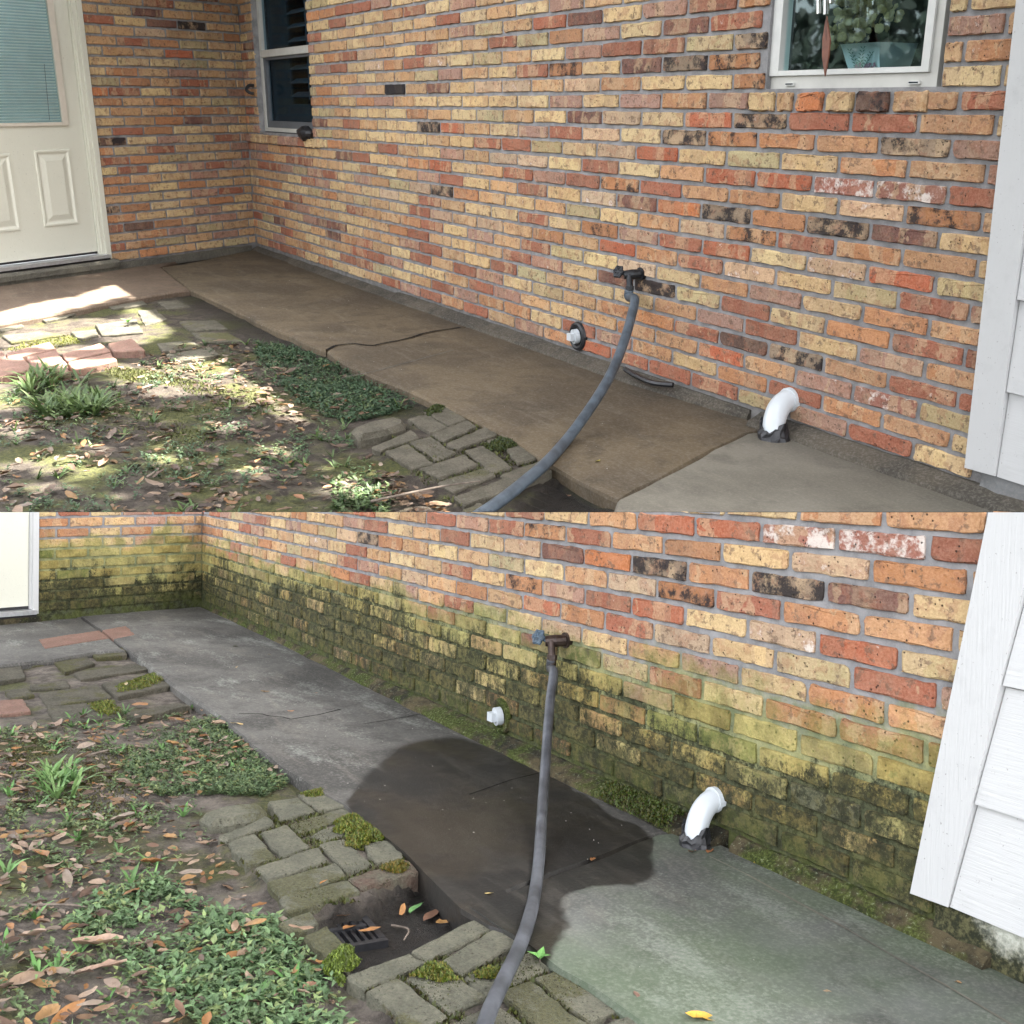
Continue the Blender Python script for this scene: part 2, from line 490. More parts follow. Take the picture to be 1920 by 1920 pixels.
def ledge_moss():
    m = NT("mossy_ledge")
    hs = m.house(PB)
    v = hs[0]
    b = m.noise(v, 8, 5, 0.7)
    f = m.noise(v, 110, 4, 0.7)
    col = m.mix(m.step(b, 0.4, 0.6), (0.022, 0.020, 0.014), (0.085, 0.068, 0.038))
    col = m.mix(m.math('MULTIPLY', m.step(m.noise(v, 5, 4, 0.7), 0.45, 0.58), 0.8), col, m.mix(m.step(f, 0.4, 0.6), (0.02, 0.032, 0.005), (0.075, 0.095, 0.02)))
    col = m.mix(m.math('MULTIPLY', m.step(f, 0.58, 0.7), 0.5), col, (0.30, 0.33, 0.24))
    m.bump(m.math('ADD', b, f), 0.9, 0.005)
    return m.fin(col, 0.95, 0.15)


def found_moss():
    m = NT("mouldy_foundation")
    v, (X, Y, Z) = m.house(PB)
    b = m.noise(v, 7, 5, 0.7)
    f = m.noise(v, 70, 4, 0.7)
    z = m.math('ADD', Z, m.math('MULTIPLY', m.math('SUBTRACT', b, 0.5), 0.24))
    z = m.math('SUBTRACT', z, m.math('MULTIPLY', m.math('SUBTRACT', 1.0, m.step(X, 6.55, 6.85)), 0.10))
    col = m.mix(m.step(f, 0.3, 0.7), (0.34, 0.35, 0.29), (0.46, 0.46, 0.40))
    k = m.math('SUBTRACT', 1.0, m.step(m.math('ADD', z, m.math('MULTIPLY', m.math('SUBTRACT', f, 0.5), 0.06)), -0.035, 0.055))
    col = m.mix(k, col, m.mix(m.step(f, 0.4, 0.65), (0.02, 0.022, 0.012), (0.09, 0.085, 0.04)))
    m.bump(m.math('ADD', b, f), 0.6, 0.004)
    return m.fin(col, 0.92, 0.2)


MAT["ledgeB"] = ledge_moss()
MAT["foundB"] = found_moss()
MAT["paver"] = paver_mat("mossy_paver", (0.155, 0.155, 0.115), (0.24, 0.23, 0.17), 0.6)
MAT["paverT"] = paver_mat("old_paver", (0.09, 0.078, 0.058), (0.15, 0.128, 0.097), 0.5)
MAT["pink"] = paver_mat("pink_paver", (0.31, 0.165, 0.125), (0.38, 0.21, 0.165), 0.0)
MAT["flag"] = paver_mat("flagstone", (0.075, 0.068, 0.05), (0.135, 0.118, 0.09), 0.75)
MAT["redp"] = paver_mat("red_edged_paver", (0.15, 0.085, 0.065), (0.15, 0.14, 0.10), 0.6)
MAT["trim"] = paint_mat("white_trim_paint", (0.49, 0.488, 0.48), (150, 150, 7), 0.4)
MAT["siding"] = paint_mat("white_siding_paint", (0.50, 0.498, 0.49), (8, 110, 150), 0.32)
MAT["door"] = paint_mat("cream_door_paint", (0.58, 0.57, 0.48), (40, 40, 40), 0.06, 0.4)
MAT["vinyl"] = plain("window_vinyl", (0.55, 0.55, 0.52), 0.45, 0.4, 0.05, 14, 0.05)
MAT["beige"] = plain("beige_window_frame", (0.47, 0.46, 0.42), 0.45, 0.4, 0.06, 14, 0.05)
MAT["sash"] = plain("grey_sash", (0.10, 0.11, 0.12), 0.5, 0.4, 0.1, 14, 0.05)
MAT["glass"] = glass_mat("window_glass", (0.84, 0.95, 0.96), 0.12)
MAT["screen"] = glass_mat("screened_glass", (0.66, 0.76, 0.82), 0.10)
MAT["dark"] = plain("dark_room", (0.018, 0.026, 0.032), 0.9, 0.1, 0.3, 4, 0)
MAT["louvre"] = plain("shutter_paint", (0.075, 0.095, 0.11), 0.6, 0.3, 0.1, 9, 0)
MAT["blind"] = plain("blind_slat", (0.60, 0.70, 0.69), 0.55, 0.3, 0.04, 9, 0)
MAT["alu"] = plain("aluminium", (0.52, 0.53, 0.54), 0.38, 0.5, 0.1, 40, 0.1, Metallic=0.7)
MAT["steel"] = plain("polished_tube", (0.72, 0.72, 0.70), 0.18, 0.5, 0.05, 20, 0, Metallic=1.0)
MAT["black"] = plain("black_rubber", (0.012, 0.012, 0.014), 0.45, 0.5, 0.3, 60, 0.3)
MAT["pvc"] = plain("white_pvc", (0.50, 0.53, 0.55), 0.35, 0.5, 0.03, 10, 0.03)
MAT["hoseT"] = plain("blue_grey_hose", (0.060, 0.076, 0.093), 0.5, 0.4, 0.3, 18, 0.06)  # even blue-grey base colour
MAT["hoseB"] = plain("grey_hose_dusty", (0.062, 0.066, 0.075), 0.5, 0.4, 0.4, 14, 0.06)
MAT["bronze"] = plain("bronze_tap", (0.045, 0.03, 0.024), 0.45, 0.5, 0.4, 50, 0.3, Metallic=0.5)
MAT["tapT"] = plain("silhouette_tap", (0.02, 0.022, 0.025), 0.45, 0.5, 0.4, 50, 0.3, Metallic=0.4)  # same tap, with its silhouette shade put into the colour
MAT["blue"] = plain("blue_tap_wheel", (0.05, 0.075, 0.10), 0.5, 0.4, 0.4, 60, 0.3)
MAT["wood"] = plain("twig_bark", (0.13, 0.105, 0.085), 0.85, 0.2, 0.35, 40, 0.5)
MAT["bark"] = plain("tree_bark", (0.10, 0.075, 0.055), 0.9, 0.2, 0.4, 12, 0.8)
MAT["roof"] = plain("roof_shingle", (0.10, 0.09, 0.08), 0.9, 0.2, 0.4, 20, 0.5)
MAT["soffit"] = plain("soffit_paint", (0.74, 0.73, 0.70), 0.7, 0.3, 0.04, 9, 0)
MAT["crown"] = leaf_mat("crown_leaf", True, 0.12)
MAT["leaf"] = leaf_mat("dry_leaf", False, 0.15)
MAT["litter"] = leaf_mat("leaf_crumbs", True, 0.15)
MAT["weed"] = leaf_mat("weed_leaf", True, 0.25)
MAT["mosst"] = leaf_mat("moss_tuft", True, 0.2)
MAT["euc"] = leaf_mat("dried_eucalyptus", True, 0.2)
MAT["mud_shade"] = plain("black_mud", (0.016, 0.013, 0.011), 0.35, 0.5, 0.5, 60, 0.9)
MAT["copper"] = plain("brown_leather_vane", (0.16, 0.06, 0.035), 0.5, 0.4, 0.25, 30, 0.2)
MAT["crack"] = plain("crack_dirt", (0.012, 0.011, 0.010), 0.95, 0.1, 0.3, 60, 0.2)

# ------------------------------------------------------------------ object helpers
WM = {}
SIDE = {}
SMOOTH = set()


def link(o, W, parent=None, P=None):
    COL.objects.link(o)
    WM[o.name] = W
    if parent is not None:
        o.parent = parent
        o.matrix_parent_inverse = Matrix.Identity(4)
        o.matrix_basis = WM[parent.name].inverted() @ W
    else:
        o.matrix_basis = W
    if P is not None:
        SIDE[o.name] = P
    return o


def tag(o, label=None, cat=None, group=None, kind=None):
    if label:
        o["label"] = label
    if cat:
        o["category"] = cat
    if group:
        o["group"] = group
    if kind:
        o["kind"] = kind
    return o


def thing(P, name, at, label, cat, group=None):
    o = bpy.data.objects.new(name, None)
    o.empty_display_size = 0.1
    link(o, P.W @ Matrix.Translation(Vector(at)))
    return tag(o, label, cat, group, "thing")


def mesh_of(name, verts, faces, mats, cols=None, smooth=False, fm=None):
    me = bpy.data.meshes.new(name)
    me.from_pydata([tuple(v) for v in verts], [], faces)
    for m in (mats if isinstance(mats, (list, tuple)) else [mats]):
        me.materials.append(m)
    if cols:
        for key, vals in cols.items():
            if isinstance(vals[0], (tuple, list)):
                a = me.color_attributes.new(key, 'FLOAT_COLOR', 'POINT')
                a.data.foreach_set("color", [c for v in vals for c in (*v[:3], 1.0)])
            else:
                a = me.attributes.new(key, 'FLOAT', 'POINT')
                a.data.foreach_set("value", vals)
    if smooth:
        me.polygons.foreach_set("use_smooth", [True] * len(me.polygons))
    if fm:
        me.polygons.foreach_set("material_index", fm)
    me.validate()
    me.update()
    return me


def add(P, name, vf, mat, parent=None, cols=None, smooth=False, fm=None):
    """link verts/faces given in the frame of place P as ONE object with its origin at its own base"""
    verts, faces = vf[0], vf[1]
    n = len(verts)
    c = Vector((sum(v[0] for v in verts) / n, sum(v[1] for v in verts) / n, min(v[2] for v in verts)))
    me = mesh_of(name, [Vector(v) - c for v in verts], faces, mat, cols, smooth, fm)
    return link(bpy.data.objects.new(name, me), P.W @ Matrix.Translation(c), parent, P)


class MB:
    def __init__(s):
        s.v, s.f = [], []

    def part(s, v, f):
        o = len(s.v)
        s.v += [Vector(p) for p in v]
        s.f += [tuple(i + o for i in q) for q in f]
        return s

    def box(s, c8):
        return s.part(c8, [(0, 3, 2, 1), (4, 5, 6, 7), (0, 1, 5, 4), (1, 2, 6, 5), (2, 3, 7, 6), (3, 0, 4, 7)])

    def frame_box(s, o, ax, ay, az, lo, hi):
        p = lambda x, y, z: Vector(o) + Vector(ax) * x + Vector(ay) * y + Vector(az) * z
        x0, y0, z0 = lo
        x1, y1, z1 = hi
        return s.box([p(x0, y0, z0), p(x1, y0, z0), p(x1, y1, z0), p(x0, y1, z0), p(x0, y0, z1), p(x1, y0, z1), p(x1, y1, z1), p(x0, y1, z1)])

    def bar(s, a, b, r, n=8, r2=None, caps=True):
        return s.tube([a, b], [r, r if r2 is None else r2], n, caps)

    def tube(s, pts, rad, n=10, caps=True):
        pts = [Vector(p) for p in pts]
        if not isinstance(rad, (list, tuple)):
            rad = [rad] * len(pts)
        t0 = (pts[1] - pts[0]).normalized()
        ref = Vector((0, 0, 1)) if abs(t0.z) < 0.9 else Vector((1, 0, 0))
        x = t0.cross(ref).normalized()
        o = len(s.v)
        for i, p in enumerate(pts):
            t = (pts[min(i + 1, len(pts) - 1)] - pts[max(i - 1, 0)]).normalized()
            x = (x - t * x.dot(t)).normalized()
            y = t.cross(x)
            for k in range(n):
                a = 2 * math.pi * k / n
                s.v.append(p + (x * math.cos(a) + y * math.sin(a)) * rad[i])
        for i in range(len(pts) - 1):
            for k in range(n):
                a, b = o + i * n + k, o + i * n + (k + 1) % n
                s.f.append((a, b, b + n, a + n))
        if caps:
            s.f.append(tuple(o + k for k in reversed(range(n))))
            e = o + (len(pts) - 1) * n
            s.f.append(tuple(e + k for k in range(n)))
        return s

    def out(s):
        return (s.v, s.f)


def smooth_path(pts, n=6):
    """Catmull-Rom through the points"""
    P = [Vector(p) for p in pts]
    P = [P[0] * 2 - P[1]] + P + [P[-1] * 2 - P[-2]]
    out = []
    for i in range(1, len(P) - 2):
        for k in range(n):
            t = k / n
            a, b, c, d = P[i - 1], P[i], P[i + 1], P[i + 2]
            out.append(0.5 * ((2 * b) + (c - a) * t + (2 * a - 5 * b + 4 * c - d) * t * t + (3 * b - a - 3 * c + d) * t ** 3))
    out.append(P[-2])
    return out


def prism(poly, z0, z1, jit=0.0, bev=0.0):
    """solid with an irregular polygon outline; upper edge rounded by bev"""
    n = len(poly)
    cx, cy = sum(p[0] for p in poly) / n, sum(p[1] for p in poly) / n
    v = [(p[0], p[1], z0) for p in poly]
    v += [(p[0], p[1], z1 - bev) for p in poly]
    f = [tuple(reversed(range(n)))]
    for k in range(n):
        f.append((k, (k + 1) % n, n + (k + 1) % n, n + k))
    if bev:
        L = 2 * n
        for p in poly:
            d = Vector((cx - p[0], cy - p[1]))
            d = d.normalized() * min(bev, d.length * .4)
            v.append((p[0] + d.x, p[1] + d.y, z1 + random.uniform(-jit, jit)))
        for k in range(n):
            f.append((n + k, n + (k + 1) % n, L + (k + 1) % n, L + k))
        f.append(tuple(L + k for k in range(n)))
    else:
        f.append(tuple(n + k for k in range(n)))
    return v, f


def ragged(quad, n=5, jit=0.004, shrink=0.97):
    """a ragged outline along a corner polygon (corners rounded)"""
    c = sum((Vector(q[:2]) for q in quad), Vector((0, 0))) / len(quad)
    Q = [c + (Vector(q[:2]) - c) * shrink for q in quad]
    out = []
    for i in range(len(Q)):
        a, b = Q[i], Q[(i + 1) % len(Q)]
        m = max(2, int(n if (b - a).length > 0.12 else n / 2))
        for k in range(m):
            t = (k + 0.5) / m
            if k == 0:
                t *= 0.35
            if k == m - 1:
                t = 1 - (1 - t) * 0.35
            p = a.lerp(b, t)
            out.append((p.x + random.uniform(-jit, jit), p.y + random.uniform(-jit, jit)))
    area = sum(out[i][0] * out[(i + 1) % len(out)][1] - out[(i + 1) % len(out)][0] * out[i][1] for i in range(len(out)))
    return out if area > 0 else out[::-1]


def inpoly(p, poly):
    x, y = p[0], p[1]
    r = False
    j = len(poly) - 1
    for i in range(len(poly)):
        if (poly[i][1] > y) != (poly[j][1] > y) and x < (poly[j][0] - poly[i][0]) * (y - poly[i][1]) / (poly[j][1] - poly[i][1]) + poly[i][0]:
            r = not r
        j = i
    return r


def edge_dist(p, poly):
    best = 1e9
    p = Vector(p[:2])
    for i in range(len(poly)):
        a, b = Vector(poly[i][:2]), Vector(poly[(i + 1) % len(poly)][:2])
        t = max(0, min(1, (p - a).dot(b - a) / max(1e-9, (b - a).length_squared)))
        best = min(best, (p - a.lerp(b, t)).length)
    return best


def sample(poly, rnd=random):
    x0, x1 = min(p[0] for p in poly), max(p[0] for p in poly)
    y0, y1 = min(p[1] for p in poly), max(p[1] for p in poly)
    while True:
        p = (rnd.uniform(x0, x1), rnd.uniform(y0, y1))
        if inpoly(p, poly):
            return p

# ------------------------------------------------------------------ brickwork
PALETTE = {  # base colour, char, lime
    'y': ((0.74, 0.53, 0.265), 0.08, 0.12), 't': ((0.61, 0.37, 0.18), 0.12, 0.1), 'o': ((0.53, 0.235, 0.10), 0.1, 0.1), 'u': ((0.58, 0.305, 0.145), 0.12, 0.1),
    'O': ((0.62, 0.19, 0.06), 0.0, 0.0), 'r': ((0.35, 0.105, 0.06), 0.12, 0.12), 'R': ((0.49, 0.115, 0.05), 0.0, 0.2),
    'p': ((0.43, 0.24, 0.18), 0.12, 0.25), 'd': ((0.14, 0.05, 0.046), 0.3, 0.12), 'b': ((0.32, 0.23, 0.15), 0.60, 0.2),
    'B': ((0.03, 0.03, 0.035), 1.0, 0.0), 'g': ((0.50, 0.41, 0.21), 0.22, 0.15), 'w': ((0.62, 0.43, 0.27), 0.0, 0.42),
    'W': ((0.36, 0.13, 0.095), 0.0, 0.80), 'x': ((0.47, 0.20, 0.08), 0.46, 0.1), 'D': ((0.085, 0.042, 0.038), 0.5, 0.15)}
# bond read off the wall: per course (from the walk up) the bricks from the corner board leftwards
LONG = {0: "yrpgrrrRoptrorprt", 1: "toroytpryooprtygrr", 2: "gWptRtotytprtyypr", 3: "rtbDrootgyprtrytr", 4: "opyrpty ytgrytrp".replace(' ', ''),
        5: "royrgbdyprtytroty", 6: "toyptywygrtpyrot", 7: "rgywroRtotwtprytg", 8: "gRwyRrpxYryytrywy", 9: "torxwtygtytobwgtpyr",
        10: "ydbobOdwyrtyrptyoyt", 11: "xwyotrxrprtyRotyrdty", 12: "rWWRRtyrywwtpytryto", 13: "toygyRwygrrytyyyyt",
        14: "pbtoxbywrpytRbyytrt", 15: "trrbRywdytgytoyyyt", 16: "rtyyptpypyyyyytpo", 17: "yyrxyyowtwwydtBtpt",
        18: "otwyxbdyxrytpgtty", 19: "prybgrrpytgywrowy", 20: "yytyrdypogrtyrytw", 21: "tyyorpydrtgptttty", 22: "ytyyroytpytyrtyt",
        23: "ttyyoprtyytpyroy", 24: "yrtyytpyrtyotyyp", 25: "tyyortyptyryyotp", 26: "ytrtyyotpyrytyro", 27: "tyoyrtypyytoryyt"}
ENTRY = {27: "tytgdt", 26: "ttryot", 25: "tydtt", 24: "rydbt", 23: "ytwtt", 22: "trogt", 21: "yttRgy", 20: "yyygy", 19: "yotptp",
         18: "gotrtt", 17: "Oryrtp", 16: "otoyg", 15: "yttooy", 14: "ytodpt", 13: "yroyty", 12: "Dypyrp", 11: "oyrtt", 10: "rogyt",
         9: "yryprp", 8: "otypt", 7: "ooyoyt", 6: "tyyprt", 5: "boytoy", 4: "oyypy", 3: "rDotpt", 2: "topgty", 1: "rogtpt", 0: "totygt"}
FILL = "yyyytttttooprrrgdpyyt"
RBt = Matrix(((0.627609, 0.778223, 0.021813), (0.306809, -0.221485, -0.925642), (-0.715524, 0.587633, -0.377772)))
CBt = Vector((5.87633, -1.77552, 0.9925))


def meas_to_px_B(p):
    q = RBt @ (Vector(p) - CBt)
    return (960 + 1386.94 * q.x / q.z, 1440 + 1386.94 * q.y / q.z)


def brick_verts(L, H, p, jit, rnd):
    """one worn brick: ragged outline, slightly domed face"""
    out = []
    cor = []
    for _ in range(4):
        t = rnd.random()
        cor.append(H * (rnd.uniform(.07, .16) if t < .72 else (rnd.uniform(.16, .26) if t < .95 else rnd.uniform(.28, .42))))
    cs = [(-L / 2, -H / 2), (L / 2, -H / 2), (L / 2, H / 2), (-L / 2, H / 2)]
    for i in range(4):
        a, b = Vector(cs[i]), Vector(cs[(i + 1) % 4])
        d = (b - a).normalized()
        nrm = Vector((d.y, -d.x))
        A, Bv = a + d * cor[i], b - d * cor[(i + 1) % 4]
        m = 8 if i % 2 == 0 else 3
        for k in range(m):
            q = A.lerp(Bv, k / (m - 1)) + nrm * rnd.uniform(-jit, jit * 0.4)
            if 0 < k < m - 1:
                q += d * rnd.uniform(-.007, .007)
            out.append(q)
        # rounded corner point
        e = Vector(cs[(i + 1) % 4])
        nx = (Vector(cs[(i + 2) % 4]) - e).normalized()
        out.append(e + (nx - d) * cor[(i + 1) % 4] * 0.32)
    n = len(out)
    v = [(q.x, 0.01, q.y) for q in out]
    v += [(q.x, -p * 0.55, q.y) for q in out]
    for q in out:
        d = Vector((-q.x, -q.y))
        s = min(rnd.uniform(.003, .008), d.length * .3)
        q2 = q + d.normalized() * s
        v.append((q2.x, -p + rnd.uniform(-0.0018, 0.0018), q2.y))
    f = []
    for k in range(n):
        k2 = (k + 1) % n
        f.append((k, k2, n + k2, n + k))
        f.append((n + k, n + k2, 2 * n + k2, 2 * n + k))
    f.append(tuple(2 * n + k for k in range(n)))
    return v, f


def variants(name, L, H, mat, k=22, jit=0.0033):
    rnd = random.Random(name)
    res = []
    for i in range(k):
        v, f = brick_verts(L, H, rnd.uniform(0.007, 0.012), jit, rnd)
        res.append((v, f, mesh_of("brick", v, f, mat)))
    return res


def lay(P, owner, bricks, matp, mats, frame, limit, stuffname, nominal, H):
    """bricks: (s0, s1, z, height, code, key) along a wall frame(s, z) -> point; own objects for the largest in view, the rest joined"""
    xa = (frame(1, 0) - frame(0, 0)).normalized()
    za = Vector((0, 0, 1))
    ya = za.cross(xa)
    rot3 = Matrix((xa, ya, za)).transposed().to_4x4()
    vs = variants(stuffname + str(nominal), nominal, H, matp)
    rnd = random.Random(stuffname)
    info = []
    for b in bricks:
        c = frame((b[0] + b[1]) / 2, b[2])
        px = P.proj(c)
        seen = -60 < px[0] < 1960 and (-30 < px[1] < 975 if P is PT else 945 < px[1] < 1950)
        size = (b[1] - b[0]) / max(0.3, P.depth(c))
        info.append((0 if seen else 1, -size, b, c))
    info.sort(key=lambda t: (t[0], t[1]))
    V, F, cc, ch, wh, rn = [], [], [], [], [], []
    for i, (sk, _, b, c) in enumerate(info):
        code = b[4]
        col, char, lime = PALETTE.get(code, PALETTE['t'])
        j = rnd.uniform(0.84, 1.16)
        h = rnd.uniform(-0.06, 0.06)
        col = (min(.8, col[0] * j * (1 + h)), min(.8, col[1] * j), min(.8, col[2] * j * (1 - h)))
        char = max(0, char + rnd.uniform(-0.1, 0.1))
        lime = max(0, lime + rnd.uniform(-0.15, 0.2))
        v, f, me = vs[rnd.randrange(len(vs))]
        sx = (b[1] - b[0]) / nominal
        sz = b[3] / H
        M = Matrix.Translation(c) @ rot3 @ Matrix.Rotation(rnd.uniform(-0.006, 0.006), 4, 'Y') @ Matrix.Diagonal((sx, 1, sz, 1))
        if i < limit and sk == 0:
            o = bpy.data.objects.new("brick", me)
            link(o, P.W @ M, owner, P)
            o.color = (*col, 1)
            o["char"] = char
            o["white"] = lime
        else:
            o0 = len(V)
            V += [M @ Vector(q) for q in v]
            F += [tuple(k + o0 for k in q) for q in f]
            cc += [col] * len(v)
            ch += [char] * len(v)
            wh += [lime] * len(v)
            rn += [rnd.random()] * len(v)
    if V:
        o = add(P, stuffname, (V, F), mats, owner, {"col": cc, "char": ch, "white": wh, "rnd": rn})
        o["kind"] = "stuff"


def cut(a, b, holes):
    """remove [h0,h1] spans from [a,b]"""
    segs = [(a, b)]
    for h0, h1 in holes:
        nx = []
        for s0, s1 in segs:
            if h1 <= s0 or h0 >= s1:
                nx.append((s0, s1))
            else:
                if s0 < h0 - 0.02:
                    nx.append((s0, h0))
                if s1 > h1 + 0.02:
                    nx.append((h1, s1))
        segs = nx
    return segs


RIGHT_WIN = (4.512, 5.078, 1.193)        # measured: left, right, bottom
LEFT_WIN = (0.236, 1.124, 0.925)
SILL_PX = [(1408, 1455, 'y'), (1460, 1488, 't'), (1496, 1545, 'O'), (1553, 1602, 'y'), (1611, 1669, 'D'), (1679, 1742, 't')]
J = 0.0125                               # joint width, measured


def long_bricks(P, rows, xmax):
    rnd = random.Random(11)
    res, sill = [], []
    for j in rows:
        z = (j + 0.5) * 0.07
        codes = LONG.get(j, "")
        x1 = (5.235 + 0.212) if j % 2 else 5.13 + 0.212
        k = -1
        holes = []
        if P is PT:
            if z + 0.03 > RIGHT_WIN[2]:
                holes.append((RIGHT_WIN[0] - 0.004, RIGHT_WIN[1] + 0.004))
            if z + 0.03 > LEFT_WIN[2]:
                holes.append((LEFT_WIN[0], LEFT_WIN[1]))
            if j == 16:
                holes.append((P.wall((1405, 190)).x / P.kx, 5.052))
            if j == 12:
                holes.append((0.0, 1.185))
        # codes start with the brick that ends at the board
        while x1 > 0.02:
            x0 = x1 - 0.212 + rnd.uniform(-0.006, 0.006)
            if x1 < xmax + 0.2:
                idx = k if j % 2 else k + 1
                code = codes[idx] if 0 <= idx < len(codes) else rnd.choice(FILL)
                for a, b in cut(max(x0 + J / 2, 0.012), min(x1 - J / 2, xmax), holes):
                    if b - a > 0.03:
                        res.append((a, b, z + rnd.uniform(-0.0015, 0.0015), rnd.uniform(0.0525, 0.0595), 'y' if code == 'Y' else ('u' if code == 't' and x0 > 3.7 and z < 1.2 else code)))
            k += 1
            x1 = x0
    if P is PT:
        for a, b, c in SILL_PX:
            xa, xb = P.wall((a, 190)).x / P.kx, P.wall((b, 190)).x / P.kx
            sill.append((xa, xb, 1.152, 0.066, c))
        xs = 0.0
        while xs < 1.17:
            sill.append((xs + 0.006, xs + 0.098, 0.872, 0.066, rnd.choice("ytyytpyr")))
            xs += 0.102
    return res, sill


def build_walls(P, clean):
    rows = range(0, 28) if clean else range(0, 15)
    xmax = 5.30 if clean else 5.45
    zt = 2.42 if clean else 1.1
    kx = P.kx
    lab = ("clean buff and red brick wall with two windows above the brown walk" if clean else
           "long brick wall streaked with green algae and black mould above the wet walk")
    w = thing(P, "brick_wall", (2.6 * kx, 0, -0.05), lab, "brick wall")
    # mortar bed
    mb = MB()
    box = lambda x0, x1, z0, z1: mb.frame_box((0, 0, 0), (1, 0, 0), (0, 1, 0), (0, 0, 1), (x0 * kx, 0, z0), (x1 * kx, 0.10, z1))
    if clean:
        l, r = LEFT_WIN, RIGHT_WIN
        box(-0.02, l[0], -0.12, zt)
        box(l[0], l[1], -0.12, l[2] - 0.002)
        box(l[1], r[0], -0.12, zt)
        box(r[0], r[1], -0.12, r[2] + 0.003)
        box(r[1], 5.9, -0.12, zt)
    else:
        box(-0.02, 6.2, -0.12, zt)
    add(P, "mortar_bed", mb.out(), MAT["mortarT" if clean else "mortarB"], w)
    bl, sill = long_bricks(P, rows, xmax)
    H = 0.058
    if clean:
        tr = [(a * kx, b * kx, z, h, c) for a, b, z, h, c in bl]
    else:
        tr = []
        for a, b, z, h, c in bl:
            za = P.wall(meas_to_px_B((a, 0, z))).x
            zb = P.wall(meas_to_px_B((b, 0, z))).x
            if za < 0.015:
                za = 0.015
            if zb > za + 0.03:
                tr.append((za, zb, z * 0.9975, h, c))
    sfx = "T" if clean else "B"
    lay(P, w, tr, MAT["brick" + sfx], MAT["bricks" + sfx], lambda s, z: Vector((s, 0, z)), 296, "distant_brickwork", 0.2005 * kx, H)
    if sill:
        # rowlock sill bricks stand proud of the wall
        vs = variants("sill", 0.092 * kx, 0.066, MAT["brickT"], 8, 0.004)
        for i, (a, b, z, h, c) in enumerate(sill):
            v, f, me = vs[i % 8]
            o = bpy.data.objects.new("sill_brick", me)
            dep = 3.2 if z < 1 else 1.7
            M = Matrix.Translation(((a + b) / 2 * kx, 0, z)) @ Matrix.Diagonal(((b - a) / 0.092, dep, h / 0.066, 1))
            link(o, P.W @ M, w, P)
            col, char, lime = PALETTE[c]
            j = random.uniform(.85, 1.1)
            o.color = (col[0] * j, col[1] * j, col[2] * j, 1)
            o["char"] = char
            o["white"] = lime
    # entry wall with the door
    lab = ("clean brick wall between the half-glazed door and the corner" if clean else
           "short brick wall furred with green algae beside the lower white door")
    e = thing(P, "brick_wall", P.u * 0.75 + Vector((0, 0, -0.05)), lab, "brick wall")
    ms = 1.364 if clean else P.k
    if clean:
        S1 = P.entry((208, 490)).dot(P.u)
    else:
        S1 = P.entry((70, 1150)).dot(P.u)
    mb = MB()
    mb.frame_box((0, 0, 0), P.u, -P.n, (0, 0, 1), (0.002, 0, -0.12), (S1, 0.10, zt))
    add(P, "mortar_bed", mb.out(), MAT["mortarT" if clean else "mortarB"], e)
    rnd = random.Random(5)
    eb = []
    unit = S1 / 5.2
    for j in rows:
        codes = ENTRY.get(j, "tyotyt")
        z = (j + 0.5) * 0.07
        s1 = S1 + (0.02 if j % 2 == 0 else unit * 0.5)
        k = 0
        while s1 > 0.02:
            s0 = s1 - unit + rnd.uniform(-0.008, 0.008)
            a, b = max(s0 + J * .6, 0.014), min(s1 - J * .6, S1 - 0.004)
            if b - a > 0.03:
                eb.append((a, b, z, rnd.uniform(0.0525, 0.0595), codes[k] if k < len(codes) else rnd.choice(FILL)))
            k += 1
            s1 = s0
    lay(P, e, eb, MAT["brick" + sfx], MAT["bricks" + sfx], lambda s, z: P.u * s + Vector((0, 0, z)), 240, "hidden_brickwork", unit * 0.945, H)
    return w, e, S1


_lay = lay


def lay(P, owner, bricks, matp, mats, frame, limit, stuffname, nominal, H):
    # keep the local x axis such that the brick face (local -y) looks out of the wall
    d = frame(1, 0) - frame(0, 0)
    if stuffname == "hidden_brickwork":
        bricks = [(-b[1], -b[0], *b[2:]) for b in bricks]
        return _lay(P, owner, bricks, matp, mats, lambda s, z: frame(-s, z), limit, stuffname, nominal, H)
    return _lay(P, owner, bricks, matp, mats, frame, limit, stuffname, nominal, H)


wallT, entryT, S1T = build_walls(PT, True)
wallB, entryB, S1B = build_walls(PB, False)

# ------------------------------------------------------------------ windows, door, siding
X3, Y3, Z3 = Vector((1, 0, 0)), Vector((0, 1, 0)), Vector((0, 0, 1))


def rect_frame(mb, x0, x1, z0, z1, y0, y1, wl, wr, wb, wt=None):
    """four bars round an opening in the long wall, mitre-free butt joints"""
    mb.frame_box((0, 0, 0), X3, Y3, Z3, (x0, y0, z0), (x0 + wl, y1, z1))
    mb.frame_box((0, 0, 0), X3, Y3, Z3, (x1 - wr, y0, z0), (x1, y1, z1))
    mb.frame_box((0, 0, 0), X3, Y3, Z3, (x0 + wl, y0 + .001, z0), (x1 - wr, y1 - .001, z0 + wb))
    if wt:
        mb.frame_box((0, 0, 0), X3, Y3, Z3, (x0 + wl, y0 + .001, z1 - wt), (x1 - wr, y1 - .001, z1))
    return mb


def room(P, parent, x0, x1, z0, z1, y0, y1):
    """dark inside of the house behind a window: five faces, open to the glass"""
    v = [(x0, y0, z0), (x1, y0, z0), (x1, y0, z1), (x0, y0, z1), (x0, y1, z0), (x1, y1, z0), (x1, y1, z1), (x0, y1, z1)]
    add(P, "room_lining", (v, [(4, 5, 6, 7), (0, 1, 5, 4), (3, 7, 6, 2), (0, 4, 7, 3), (1, 2, 6, 5)]), MAT["dark"], parent)


